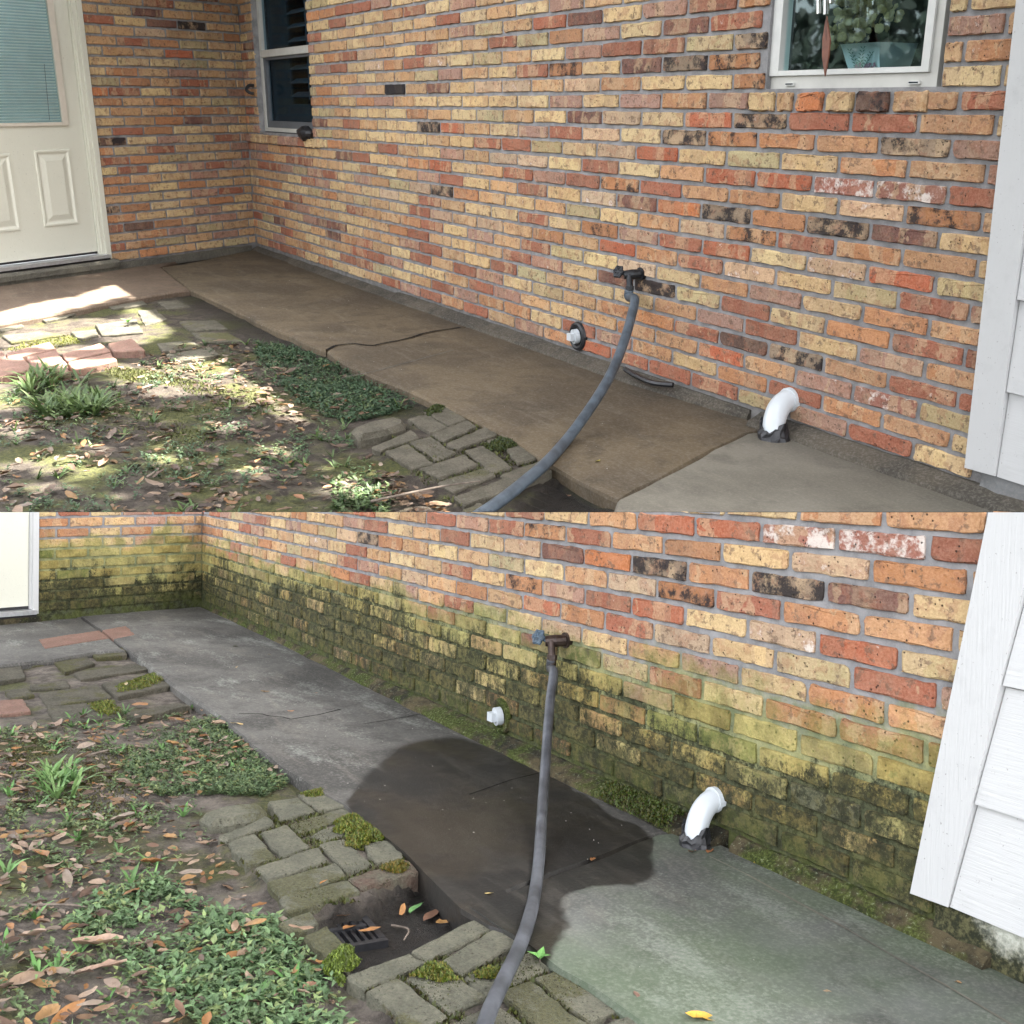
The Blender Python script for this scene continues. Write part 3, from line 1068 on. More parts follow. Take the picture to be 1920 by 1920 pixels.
def right_window():
    P = PT
    y = 0.03
    c = P.wall((1437, 166), y), P.wall((1757, 161), y)
    x0, x1 = c[0].x - 0.004, c[1].x + 0.004
    z0 = (c[0].z + c[1].z) / 2 - 0.004
    zt = 2.25
    mb = rect_frame(MB(), x0, x1, z0, zt, 0.022, 0.075, 0.030, 0.030, 0.045, 0.04)
    w = add(P, "window", mb.out(), MAT["beige"], wallT)
    g0, g1 = P.wall((1470, 133), 0.04), P.wall((1738, 128), 0.04)
    s = rect_frame(MB(), x0 + 0.031, x1 - 0.031, z0 + 0.046, zt - 0.041, 0.012, 0.06, g0.x - x0 - 0.031, x1 - 0.031 - g1.x, g0.z - z0 - 0.046, 0.04)
    add(P, "sash", s.out(), MAT["vinyl"], w)
    add(P, "glass_pane", MB().frame_box((0, 0, 0), X3, Y3, Z3, (g0.x - .01, 0.036, g0.z - .01), (g1.x + .01, 0.042, zt - 0.07)).out(), MAT["glass"], w)
    for px in ((1482, 158), (1715, 155)):
        q = P.wall(px, 0.02)
        add(P, "weep_cover", MB().frame_box(q, X3, Y3, Z3, (-0.022, -0.006, -0.005), (0.022, 0.006, 0.005)).out(), MAT["vinyl"], w)
        add(P, "weep_slot", MB().frame_box(q, X3, Y3, Z3, (-0.018, -0.008, -0.001), (0.018, -0.0062, 0.003)).out(), MAT["dark"], w)
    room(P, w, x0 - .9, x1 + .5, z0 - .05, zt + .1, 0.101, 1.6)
    # inside sill board on which the pot stands
    add(P, "inner_sill", MB().frame_box((0, 0, 0), X3, Y3, Z3, (x0 + .01, 0.078, z0 + .02), (x1 - .01, 0.40, z0 + 0.048)).out(), MAT["dark"], w)
    # potted tin: tapered square pot with printed leaves
    zb = z0 + 0.049
    y0p = 0.20
    zl = lambda px: P.wall(px, y0p)
    a, b, cc, dd = zl((1594, 131)), zl((1650, 131)), zl((1657, 80)), zl((1584, 83))
    root = thing(P, "plant_pot", (a.x * .5 + b.x * .5, y0p + .08, zb), "white tapered pot printed with green fern leaves inside the window", "plant pot")
    ztop = dd.z
    d = 0.15
    v = [(a.x, y0p, zb), (b.x, y0p, zb), (b.x - .01, y0p + d, zb), (a.x + .01, y0p + d, zb), (dd.x, y0p - .02, ztop), (cc.x, y0p - .02, ztop), (cc.x, y0p + d + .02, ztop), (dd.x, y0p + d + .02, ztop)]
    m = MB()
    m.part(v, [(0, 3, 2, 1), (0, 1, 5, 4), (1, 2, 6, 5), (2, 3, 7, 6), (3, 0, 4, 7)])
    add(P, "pot_body", m.out(), plain("pot_glaze", (0.62, 0.66, 0.66), 0.4, 0.4, 0.05, 9, 0), root)
    m = MB()
    rnd = random.Random(3)

    def face(s, t, off=0.004):
        p0 = Vector(v[0]).lerp(Vector(v[1]), s)
        p1 = Vector(v[4]).lerp(Vector(v[5]), s)
        return p0.lerp(p1, t) + Vector((0, -off, 0))
    for (s0, t0, s1, t1) in ((0.35, 0.1, 0.2, 0.85), (0.4, 0.15, 0.62, 0.9), (0.5, 0.12, 0.85, 0.7)):
        for k in range(7):
            t = k / 7
            s_, t_ = s0 + (s1 - s0) * t, t0 + (t1 - t0) * t
            for sg in (-1, 1):
                p, q, r = face(s_, t_), face(s_ + sg * .13 * (1 - t * .5), t_ + .10), face(s_ + sg * .03, t_ + .09)
                m.part([p, q, r], [(0, 1, 2), (0, 2, 1)])
    add(P, "leaf_print", m.out(), plain("fern_print", (0.10, 0.20, 0.16), 0.5, 0.3, 0.2, 30, 0), root)
    m = MB()
    for k in range(22):
        p = face(rnd.uniform(.3, .9), rnd.uniform(.05, .32), 0.005)
        a_ = rnd.uniform(0, 6.28)
        q = [p + Vector((math.cos(a_ + i * 2.1) * .008, 0, math.sin(a_ + i * 2.1) * .012)) for i in range(3)]
        m.part(q, [(0, 1, 2), (0, 2, 1)])
    add(P, "flower_print", m.out(), plain("flower_print", (0.22, 0.10, 0.14), 0.5, 0.3, 0.2, 30, 0), root)
    # dried round-leaved branch in front of the pot
    rnd = random.Random(9)
    m = MB()
    cols = []
    yb = 0.10
    blobs = [((1565, 60), 20), ((1560, 78), 14), ((1590, 35), 28), ((1600, 55), 22), ((1620, 25), 30), ((1630, 45), 20), ((1650, 15), 26), ((1670, 25), 18), ((1580, 5), 26), ((1640, -10), 40), ((1600, -30), 50), ((1590, 68), 13), ((1605, 64), 12)]
    for (bp, br) in blobs:
        for k in range(int(br * .75)):
            px = (bp[0] + rnd.gauss(0, br * .5), bp[1] + rnd.gauss(0, br * .45))
            c0 = P.wall(px, yb + rnd.uniform(-.04, .06))
            if c0.y < 0.055:
                c0.y = 0.055
            r = rnd.uniform(0.010, 0.019)
            nr = Vector((rnd.uniform(-.7, .7), -1, rnd.uniform(-.7, .7))).normalized()
            ax = nr.cross(Vector((0, 0, 1))).normalized()
            ay = nr.cross(ax)
            pts = [c0 + ax * math.cos(t * .785) * r * 1.15 + ay * math.sin(t * .785) * r + nr * (.004 if t % 2 else 0) for t in range(8)]
            m.part(pts, [tuple(range(8))])
            j = rnd.uniform(.6, 1.25)
            cols += [(.24 * j, .18 * j, .07 * j)] * 8
    t = thing(P, "dried_branch", P.wall((1600, 60), yb), "bunch of dried yellow round leaves hanging inside the window above the pot", "dried plant")
    o = add(P, "leaf_bunch", m.out(), MAT["euc"], t, {"col": cols})
    o["kind"] = "stuff"
    st = [P.wall(q, yb + .01) for q in ((1600, -60), (1610, 10), (1590, 45), (1570, 75))]
    add(P, "stem", MB().tube(smooth_path(st, 4), 0.003, 5).out(), MAT["wood"], t)
    # wind chime hanging outside, in front of the glass
    yc = -0.05
    top = P.wall((1543, -160), yc)
    t = thing(P, "wind_chime", top, "wind chime of polished tubes with a brown pointed vane hanging before the window", "wind chime")
    for (a_, b_, r) in (((1536, -130), (1536, 26), 0.0105), ((1550, -130), (1549, 27), 0.0105), ((1560, -130), (1559, 6), 0.0095)):
        add(P, "chime_tube", MB().bar(P.wall(a_, yc), P.wall(b_, yc), r, 12).out(), MAT["steel"], t, smooth=False)
    add(P, "cord", MB().bar(P.wall((1548, -130), yc - .02), P.wall((1549, 76), yc - .02), 0.0012, 5).out(), MAT["black"], t)
    vp = [P.wall(q, yc - .02) for q in ((1549, 30), (1556, 75), (1553, 105), (1546, 143), (1541, 105), (1542, 72))]
    vb = [p + Vector((0, .006, 0)) for p in vp]
    m = MB().part(vp + vb, [(0, 1, 2, 3, 4, 5), (11, 10, 9, 8, 7, 6)] + [(i, i + 6, (i + 1) % 6 + 6, (i + 1) % 6) for i in range(6)])
    add(P, "vane", m.out(), MAT["copper"], t)
    add(P, "top_disc", MB().bar(top + Vector((.03, 0, 0.01)), top + Vector((.03, 0, 0.03)), 0.05, 14).out(), MAT["wood"], t)


right_window()


def left_window():
    P = PT
    kx = P.kx
    x0, x1, z0, zt = LEFT_WIN[0] * kx, LEFT_WIN[1] * kx, LEFT_WIN[2], 2.25
    z0 += 0.004
    y0 = 0.045
    w = add(P, "window", rect_frame(MB(), x0, x1, z0, zt, y0, y0 + .05, 0.036, 0.05, 0.030, 0.04).out(), MAT["beige"], wallT)
    zm = P.wall((530, 97), y0).z
    add(P, "meeting_rail", MB().frame_box((0, 0, 0), X3, Y3, Z3, (x0 + .037, y0 - .006, zm - .026), (x1 - .051, y0 + .03, zm + .026)).out(), MAT["beige"], w)
    add(P, "lower_sash", rect_frame(MB(), x0 + .037, x1 - .051, z0 + .031, zm - .027, y0 + .012, y0 + .045, 0.055, 0.055, 0.05, 0.02).out(), MAT["sash"], w)
    add(P, "glass_pane", MB().frame_box((0, 0, 0), X3, Y3, Z3, (x0 + .03, y0 + .030, zm + .01), (x1 - .045, y0 + .034, zt - .03)).out(), MAT["screen"], w)
    add(P, "glass_pane", MB().frame_box((0, 0, 0), X3, Y3, Z3, (x0 + .08, y0 + .034, z0 + .06), (x1 - .095, y0 + .038, zm - .03)).out(), MAT["screen"], w)
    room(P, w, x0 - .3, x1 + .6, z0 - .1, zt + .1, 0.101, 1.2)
    # plantation shutter inside
    ys = y0 + .075
    sh = add(P, "shutter_frame", MB().frame_box((0, 0, 0), X3, Y3, Z3, (x0 + .02, ys, z0 + .03), (x0 + .48, ys + .02, zt)).frame_box((0, 0, 0), X3, Y3, Z3, (x1 - .22, ys, z0 + .03), (x1 - .02, ys + .02, zt))
             .frame_box((0, 0, 0), X3, Y3, Z3, (x0 + .481, ys, z0 + .03), (x1 - .221, ys + .02, z0 + .21)).out(), plain("shutter_board", (0.035, 0.052, 0.06), 0.6, 0.2, 0.1, 9, 0), w)
    z = z0 + 0.26
    while z < zt - .05:
        p = Vector((0, ys + .005, z))
        add(P, "louvre", MB().box([Vector((x0 + .482, ys + .0, z)), Vector((x1 - .222, ys + .0, z)), Vector((x1 - .222, ys + .05, z + .028)), Vector((x0 + .482, ys + .05, z + .028)),
                                   Vector((x0 + .482, ys - .001, z + .010)), Vector((x1 - .222, ys - .001, z + .010)), Vector((x1 - .222, ys + .049, z + .038)), Vector((x0 + .482, ys + .049, z + .038))]).out(), MAT["louvre"], w)
        z += 0.098
    add(P, "tilt_rod", MB().bar((x1 - .33, ys - .012, z0 + .24), (x1 - .33, ys - .012, zt - .1), 0.008, 6).out(), MAT["louvre"], w)
    # black cover left on the sill
    a = P.wall((572, 250), -0.03)
    rnd = random.Random(4)
    v, f = [], []
    for i in range(9):
        for k in range(10):
            th, ph = math.pi * i / 8, 2 * math.pi * k / 10
            q = Vector((math.sin(th) * math.cos(ph) * .115, math.sin(th) * math.sin(ph) * .05, math.cos(th) * .05))
            q *= 1 + .22 * (noise.noise(q * 30) + .3 * math.sin(ph * 3))
            v.append(a + q + Vector((0, 0, .0)))
    for i in range(8):
        for k in range(10):
            f.append((i * 10 + k, (i + 1) * 10 + k, (i + 1) * 10 + (k + 1) % 10, i * 10 + (k + 1) % 10))
    tag(add(P, "vent_cover", (v, f), MAT["black"]), "black plastic cover lying on the left window's brick sill", "plastic cover")
    # black wire hook by the window
    h = P.wall((474, 168), -0.02)
    pts = [h + Vector(q) for q in ((0, .02, .03), (0, -.03, .03), (-.01, -.05, .0), (.01, -.03, -.025), (.02, 0, -.03))]
    tag(add(P, "cable_clip", MB().tube(smooth_path(pts, 4), 0.013, 7).out(), MAT["black"]), "small black clip on the bricks beside the left window", "clip")


left_window()


def short_box(P, mb, s0, s1, z0, z1, o0, o1):
    """box on the entry wall: s along it, z up, o out of it"""
    return mb.frame_box((0, 0, 0), P.u, P.n, Z3, (s0, o0, z0), (s1, o1, z1))


def door_T():
    P = PT
    sz = lambda px, off=0.0: (P.entry(px, off).dot(P.u), P.entry(px, off).z)
    sr, zb = sz((183, 471), -0.02)
    sc0 = S1T
    sl = sc0 + 1.45
    zt = 2.2
    d = add(P, "door", short_box(P, MB(), sr, sl, zb, zt, -0.06, -0.02).out(), MAT["door"], entryT)
    # casing: stepped moulding
    m = MB()
    short_box(P, m, sc0 + .002, sc0 + .045, -0.005, zt, -0.05, 0.022)
    short_box(P, m, sc0 + .046, sc0 + .075, 0.02, zt, -0.05, 0.010)
    short_box(P, m, sc0 + .076, sr - .004, 0.05, zt, -0.055, -0.004)
    add(P, "door_casing", m.out(), MAT["door"], entryT)
    # glazed half
    g0, gz = sz((115, 229), -0.02)
    f0, fz = sz((127, 235), -0.02)
    m = MB()
    short_box(P, m, f0, g0, fz, zt, -0.019, -0.004)
    short_box(P, m, g0 + .001, sl, fz, gz, -0.019, -0.005)
    add(P, "glazing_bead", m.out(), plain("bead_paint", (0.54, 0.49, 0.41), 0.5, 0.3, 0.05, 20, 0.05), d)
    short = short_box(P, MB(), g0 + .001, sl, gz + .001, zt, -0.0195, -0.0185)
    m = MB()
    z = gz + .012
    while z < 2.1:
        a = lambda s, o, zz: P.u * s + P.n * o + Z3 * zz
        m.box([a(g0 + .012, -.0175, z), a(sl, -.0175, z), a(sl, -.0125, z + .007), a(g0 + .012, -.0125, z + .007), a(g0 + .012, -.0172, z + .0012), a(sl, -.0172, z + .0012), a(sl, -.0122, z + .0082), a(g0 + .012, -.0122, z + .0082)])
        z += 0.0195
    o = add(P, "blind_slats", m.out(), MAT["blind"], d)
    o["kind"] = "stuff"
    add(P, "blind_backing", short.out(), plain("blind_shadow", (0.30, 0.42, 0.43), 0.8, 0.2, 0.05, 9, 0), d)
    add(P, "blind_cord", MB().bar(P.entry((83, 120), -.011), P.entry((93, 225), -.011), 0.0015, 5).out(), MAT["sash"], d)
    add(P, "glass_pane", short_box(P, MB(), g0 + .001, sl, gz + .001, zt, -0.0105, -0.0075).out(), glass_mat("door_glass", (0.95, 0.98, 0.98), 0.5), d)
    # raised panels
    for quad in (((63, 283), (130, 278), (146, 418), (83, 427)), ((-48, 292), (19, 286), (37, 431), (-30, 440))):
        S = [sz(q, -0.02) for q in quad]
        s0, s1 = (S[1][0] + S[2][0]) / 2, (S[0][0] + S[3][0]) / 2
        zz1, zz0 = (S[0][1] + S[1][1]) / 2, (S[2][1] + S[3][1]) / 2
        a = lambda s, zq, o: P.u * s + Z3 * zq + P.n * o
        rings = [(0, -0.0195), (0.004, -0.010), (0.016, -0.010), (0.030, -0.0185), (0.040, -0.0185), (0.075, -0.008)]
        v, f = [], []
        for ins, o_ in rings:
            i2 = ins
            v += [a(s0 + i2, zz0 + ins, o_), a(s1 - i2, zz0 + ins, o_), a(s1 - i2, zz1 - ins, o_), a(s0 + i2, zz1 - ins, o_)]
        for r in range(len(rings) - 1):
            for k in range(4):
                f.append((r * 4 + k, r * 4 + (k + 1) % 4, r * 4 + 4 + (k + 1) % 4, r * 4 + 4 + k))
        L = (len(rings) - 1) * 4
        f.append((L, L + 1, L + 2, L + 3))
        add(P, "door_panel", (v, f), MAT["door"], d)
    # sill of the door: dark gap, aluminium tread, dark gap, concrete stoop
    add(P, "door_sweep", short_box(P, MB(), sr - .01, sl, zb - .018, zb - .001, -0.058, -0.028).out(), MAT["black"], d)
    t0 = sz((190, 480), 0.05)
    m = MB()
    short_box(P, m, sc0 + .05, sl, zb - .046, zb - .022, -0.06, 0.075)
    add(P, "threshold", m.out(), MAT["alu"], entryT)
    add(P, "threshold_shadow", short_box(P, MB(), sc0 + .045, sl, zb - .062, zb - .047, -0.06, 0.062).out(), MAT["black"], entryT)
    rnd = random.Random(2)
    m = MB()
    zs0, zs1 = ZG - .03, zb - .063
    s0, s1 = sc0 - .005, sl
    n = 14
    v, f = [], []
    for i in range(n + 1):
        s = s0 + (s1 - s0) * i / n
        j = lambda k: rnd.uniform(-k, k)
        for (o_, z_) in ((-.05, zs1), (0.085, zs1 + j(.003)), (0.105 + j(.004), zs1 - .018), (0.10 + j(.006), (zs0 + zs1) / 2), (0.075 + j(.005), ZG + .035), (0.085, zs0)):
            v.append(P.u * s + P.n * o_ + Z3 * z_)
    for i in range(n):
        for k in range(5):
            f.append((i * 6 + k, i * 6 + 6 + k, i * 6 + 7 + k, i * 6 + k + 1))
    f.append(tuple(range(6)))
    add(P, "stoop", (v, f), MAT["stoop"], entryT)


door_T()


def door_B():
    P = PB
    sz = lambda px, off=0.0: (P.entry(px, off).dot(P.u), P.entry(px, off).z)
    sr, zb = sz((53, 1136), -0.02)
    sc0 = S1B
    sl = sc0 + 1.0
    zt = 1.1
    d = add(P, "door", short_box(P, MB(), sr, sl, zb, zt, -0.06, -0.02).out(), MAT["door"], entryB)
    d["label"] = "foot of a plain white door"
    m = MB()
    short_box(P, m, sc0 + .002, sc0 + .04, sz((70, 1150))[1], zt, -0.05, 0.022)
    short_box(P, m, sc0 + .041, sr - .004, zb - .02, zt, -0.05, 0.008)
    add(P, "door_casing", m.out(), MAT["trim"], entryB)
    add(P, "door_sweep", short_box(P, MB(), sr - .01, sl, zb - .02, zb - .001, -0.058, -0.024).out(), MAT["black"], d)
    add(P, "threshold", short_box(P, MB(), sc0 + .03, sl, zb - .05, zb - .022, -0.06, 0.06).out(), MAT["alu"], entryB)
    add(P, "threshold_shadow", short_box(P, MB(), sc0 + .03, sl, zb - .063, zb - .051, -0.06, 0.05).out(), MAT["black"], entryB)
    add(P, "stoop", short_box(P, MB(), sc0 - .01, sl, ZG - .03, zb - .064, -0.05, 0.055).out(), MAT["ledgeB"], entryB)


door_B()


def siding(P, lt, lb, rb, rt, bottoms, right_px, lab):
    """corner board and lap boards standing proud of the brick wall; corners measured on the board's face"""
    clean = P is PT
    y = -0.03
    lb_, lt_, rb_, rt_ = (P.wall(q, y) for q in (lb, lt, rb, rt))
    up = 1.45 if clean else 1.0

    def lift(a, b, z):
        t = (z - a.z) / (b.z - a.z)
        return a.lerp(b, t)
    zt = lb_.z + up
    LT, RT_ = lift(lb_, lt_, zt), lift(rb_, rt_, zt)
    root = thing(P, "siding_wall", (rb_ + Vector((.3, 0.03, -.1))), lab, "siding wall")
    ex = Vector((0, 0.05, 0))
    add(P, "corner_board", MB().box([lb_, rb_, rb_ + ex, lb_ + ex, LT, RT_, RT_ + ex, LT + ex]).out(), MAT["trim"], root)
    z_prev = None
    levels = [P.wall(q, y + .012).z for q in bottoms]
    step = levels[1] - levels[0] if len(levels) > 1 else .2
    while levels[-1] < zt:
        levels.append(levels[-1] + (levels[-1] - levels[-2]))
    xr = rb_.x + 1.4
    for i in range(len(levels) - 1):
        z0, z1 = levels[i], min(levels[i + 1] - .005, zt)
        if z1 - z0 < .01:
            continue
        a0 = lift(rb_, rt_, z0) + Vector((.003, 0, 0))
        a1 = lift(rb_, rt_, z1) + Vector((.003, 0, 0))
        f0, f1 = y + .004, y + .018
        c = [Vector((a0.x, f0, z0)), Vector((xr, f0, z0)), Vector((xr, f1 + .012, z0)), Vector((a0.x, f1 + .012, z0)), Vector((a1.x, f1, z1)), Vector((xr, f1, z1)), Vector((xr, f1 + .012, z1)), Vector((a1.x, f1 + .012, z1))]
        add(P, "lap_board", MB().box(c).out(), MAT["siding"], root)
    # cement foundation under the boards
    xl = lb_.x + (.055 if clean else 0.06)
    rnd = random.Random(8)
    n = 20
    v, f = [], []
    for i in range(n + 1):
        x = xl + (xr - xl) * i / n
        zt_ = min(lb_.z, levels[0]) + .03
        for (yy, zz) in ((0.03, zt_), (-0.012 + rnd.uniform(-.003, .003), zt_), (-0.016 + rnd.uniform(-.005, .005), zt_ - .06), (-0.022 + rnd.uniform(-.006, .006), ZG + .01), (-0.03, ZG - .05), (0.03, ZG - .05)):
            v.append((x, yy, zz))
    for i in range(n):
        for k in range(5):
            f.append((i * 6 + k, i * 6 + k + 1, i * 6 + 7 + k, i * 6 + 6 + k))
    f.append(tuple(range(6)))
    add(P, "foundation", (v, f), MAT["found" if clean else "foundB"], root)


siding(PT, (1905, 0), (1808, 877), (1866, 893), (1960, 60), [(1872, 893), (1890, 734), (1908, 561)], 1920, "white painted siding with a corner board at the end of the clean brick wall")
siding(PB, (1853, 960), (1706, 1675), (1777, 1701), (1938, 1020), [(1782, 1698), (1829, 1506), (1884, 1285)], 1920, "leaning white corner board and siding above the mouldy foundation")

# ------------------------------------------------------------------ concrete walks and ledges
def gp(P, pxs, z=ZG):
    return [tuple(P.gnd(q, z)[:2]) for q in pxs]


def ccw(poly):
    a = sum(poly[i][0] * poly[(i + 1) % len(poly)][1] - poly[(i + 1) % len(poly)][0] * poly[i][1] for i in range(len(poly)))
    return poly if a > 0 else poly[::-1]


def roughen(poly, step=0.12, amp=0.006, seed=1):
    rnd = random.Random(seed)
    out = []
    for i in range(len(poly)):
        a, b = Vector(poly[i][:2]), Vector(poly[(i + 1) % len(poly)][:2])
        n = max(1, int((b - a).length / step))
        for k in range(n):
            p = a.lerp(b, k / n)
            out.append((p.x + rnd.uniform(-amp, amp), p.y + rnd.uniform(-amp, amp)))
    return out


def slab(P, name, poly, mat, z0=ZG - .13, z1=ZG, wet=None, seed=1, kind='structure', parent=None, rough=True, amp=.006):
    poly = ccw(roughen(poly, seed=seed, amp=amp) if rough else poly)
    v, f = prism(poly, z0, z1, 0.001, 0.012)
    if wet is None:
        o = add(P, name, (v, f), mat, parent)
    else:
        bm = bmesh.new()
        bv = [bm.verts.new(p) for p in v]
        for q in f:
            bm.faces.new([bv[i] for i in q])
        x0, x1 = min(p[0] for p in poly), max(p[0] for p in poly)
        y0, y1 = min(p[1] for p in poly), max(p[1] for p in poly)
        bmesh.ops.triangulate(bm, faces=bm.faces[:])
        for ax, lo, hi in ((0, x0, x1), (1, y0, y1)):
            t = lo + .05
            while t < hi:
                co = (t, 0, 0) if ax == 0 else (0, t, 0)
                no = (1, 0, 0) if ax == 0 else (0, 1, 0)
                bmesh.ops.bisect_plane(bm, geom=bm.verts[:] + bm.edges[:] + bm.faces[:], plane_co=co, plane_no=no)
                t += .05
        bm.verts.index_update()
        vs = [p.co.copy() for p in bm.verts]
        fs = [tuple(q.index for q in fc.verts) for fc in bm.faces]
        bm.free()
        w = []
        for p in vs:
            d = edge_dist(p, wet)
            sgn = 1 if inpoly(p, wet) else -1
            w.append(max(0, min(1, .5 + sgn * d / .16)))
        o = add(P, name, (vs, fs), mat, parent, {"wet": w})
    if kind:
        o["kind"] = kind
    return o


crack = gp(PT, [(612, 656), (628, 648), (650, 645), (662, 644), (680, 647), (700, 648), (712, 645), (722, 643), (745, 639), (770, 633), (790, 626), (812, 621), (835, 618), (862, 614)])
crack += [(crack[-1][0] + .02, -0.02)]
corner = (0.02, -0.02)
cB = [(p[0] + .014, p[1] + .002) for p in crack]
eT = gp(PT, [(302, 501), (357, 542)])
slab(PT, "walkway", [corner, (eT[0][0] - .07, eT[0][1] + .17)] + [eT[0], eT[1]] + gp(PT, [(430, 577), (500, 611), (560, 637), (600, 654)]) + crack, MAT["walkT"], seed=3)
joint = gp(PT, [(1160, 938), (1397, 813)])
joint += [(joint[1][0] + .02, -0.02)]
slab(PT, "walkway", cB[::-1] + gp(PT, [(642, 679), (700, 706), (760, 728), (817, 754), (880, 782), (940, 811), (1000, 850), (1033, 873), (1090, 905)]) + joint, MAT["walkT"], seed=4)
jb = [(p[0] + .004, p[1]) for p in joint]
slab(PT, "apron_slab", jb[::-1] + [(jb[0][0] + .35, jb[0][1] - .35), (jb[0][0] + 1.2, jb[0][1] - .9), (9.4, -2.4), (9.6, -0.0)], MAT["slabT"], z1=ZG + .004, seed=5)
sh = PT.u * 3.4 + PT.n * 0.02
slab(PT, "entry_walk", [tuple((PT.u * .9 + PT.n * .03)[:2]), (eT[0][0] - .004, eT[0][1] - .004), (eT[1][0] - .004, eT[1][1] - .004)] + gp(PT, [(260, 557), (190, 570), (120, 584), (60, 595), (0, 607), (-150, 640)]) + [tuple(sh[:2])], MAT["entryT"], z1=ZG - .002, seed=6)
m = MB()
rnd = random.Random(12)
cp = [Vector((p[0] + .007, p[1], ZG + .0025)) for p in crack[:-1]]
for i in range(len(cp) - 1):
    d = (cp[i + 1] - cp[i]).normalized()
    n0, n1 = (Vector((-d.y, d.x, 0)) * rnd.uniform(.005, .013) for _ in range(2))
    m.part([cp[i] - n0, cp[i + 1] - n1, cp[i + 1] + n1, cp[i] + n0], [(0, 1, 2, 3)])
add(PT, "crack_line", m.out(), MAT["crack"])["kind"] = "structure"
# hairline crack and form marks on the walk
for nm, pxs, wd in (("crack_line", [(640, 714 - 5), (700, 697), (760, 681), (800, 670), (850, 657)], .004), ("crack_line", [(360, 508), (420, 512), (480, 508), (530, 502)], .003)):
    pts = [Vector((*q, ZG + .0015)) for q in gp(PT, pxs)]
    m = MB()
    for i in range(len(pts) - 1):
        d = (pts[i + 1] - pts[i]).normalized()
        nr = Vector((-d.y, d.x, 0)) * wd
        m.part([pts[i] - nr, pts[i + 1] - nr, pts[i + 1] + nr, pts[i] + nr], [(0, 1, 2, 3)])
    o = add(PT, "crack_line", m.out(), MAT["stoop"])
    o["kind"] = "structure"


def ledge(P, x0, x1, depth, mat, seed, top=0.004):
    rnd = random.Random(seed)
    n = int((x1 - x0) / .09)
    v, f = [], []
    for i in range(n + 1):
        x = x0 + (x1 - x0) * i / n
        d = depth(x) + .012 * noise.noise((x * 2.3, seed, 0)) + rnd.uniform(-.004, .004)
        h = top + (-.014 if x < 3 else 0) + rnd.uniform(-.003, .003)
        for (yy, zz) in ((0.02, h + .006), (-0.012, h + .004), (-d * .55, h - .010 + .006 * noise.noise((x * 5, 2, seed))), (-d * .92, h - .022), (-d, h - .036), (-d - .004, ZG - .02), (0.02, ZG - .02)):
            v.append((x, yy, zz))
    for i in range(n):
        for k in range(6):
            f.append((i * 7 + k, i * 7 + k + 1, i * 7 + 8 + k, i * 7 + 7 + k))
    f.append(tuple(range(7)))
    f.append(tuple(reversed([n * 7 + k for k in range(7)])))
    return add(P, "ledge", (v, f), mat, wallT if P is PT else wallB)


ledge(PT, 0.05, 6.45, lambda x: (.085 if x > 1 else .06) * (1 if x < 5.7 else max(.25, 1 - (x - 5.7) / .75 * .75)), MAT["ledgeT"], 2, -0.014)
ledge(PT, 6.52, 7.9, lambda x: .085, MAT["ledgeT"], 3, -0.006)
pe = [PT.u * t for t in (0.05, S1T - .01)]
m = MB()
short_box(PT, m, 0.10, S1T - .006, ZG - .02, -0.008, 0.0, 0.05)
add(PT, "ledge", m.out(), MAT["stoop"], entryT)
ledge(PB, 0.3, 5.85, lambda x: .022 + .068 * min(1, max(0, (x - 1.5) / 3)), MAT["ledgeB"], 4, -0.012)
ledge(PB, 5.9, 6.75, lambda x: .045, MAT["ledgeB"], 6, -0.012)
# plastic strip wedged on the ledge
a, b, c = PT.wall((1170, 690), -.05), PT.wall((1210, 712), -.06), PT.wall((1255, 722), -.06)
tag(add(PT, "rubber_strip", MB().tube(smooth_path([PT.gnd((1172, 692), .0), PT.gnd((1195, 706), -.005), PT.gnd((1225, 718), -.005), PT.gnd((1262, 722), .0)], 5), .012, 7).out(), MAT["black"]), "black rubber strip lying on the mortar ledge right of the hose", "rubber strip")

wetpx = [(676, 1470), (700, 1440), (740, 1402), (790, 1387), (850, 1380), (900, 1396), (960, 1406), (1010, 1432), (1080, 1482), (1150, 1532), (1200, 1547), (1222, 1577), (1216, 1606), (1228, 1642), (1190, 1664), (1140, 1662), (1100, 1664), (1060, 1682), (1048, 1702), (1062, 1732), (1050, 1772), (1030, 1800), (1010, 1812), (940, 1768), (880, 1735), (820, 1690), (760, 1645), (700, 1580), (655, 1525), (650, 1495)]
WET = gp(PB, wetpx)
wx = lambda xm, ym: tuple(PB.gnd(meas_to_px_B((xm, ym, -.052)), ZG)[:2])
jB = [wx(4.56, -.83), wx(4.575, -.45), wx(4.585, -.13)]
jB = [jB[0], jB[1], jB[2], (jB[2][0] + .02, -.02)]
outer = gp(PB, [(187, 1178), (232, 1212), (277, 1248), (333, 1291), (413, 1344), (470, 1394), (533, 1441), (590, 1478), (646, 1511), (700, 1554), (758, 1601), (815, 1655), (862, 1706), (920, 1735), (975, 1757)])
slab(PB, "walkway", [(0.02, -.02)] + gp(PB, [(150, 1155)]) + outer + jB, MAT["walkB"], wet=WET, seed=7)
slab(PB, "apron_slab", [(p[0] + .005, p[1]) for p in jB[::-1]] + gp(PB, [(1043, 1814), (1100, 1852), (1157, 1890), (1230, 1945), (1400, 2060), (1800, 2300)]) + [(8.0, -1.2), (8.2, -.0)], MAT["slabB"], z1=ZG + .003, wet=WET, seed=8)
slab(PB, "entry_walk", [tuple((PB.u * .85 + PB.n * .03)[:2])] + gp(PB, [(148, 1155), (186, 1180), (235, 1219), (180, 1222), (100, 1236), (0, 1246), (-120, 1262)]) + [tuple((PB.u * 3.0 + PB.n * .02)[:2])], MAT["walkB"], z1=ZG - .003, wet=WET, seed=9)
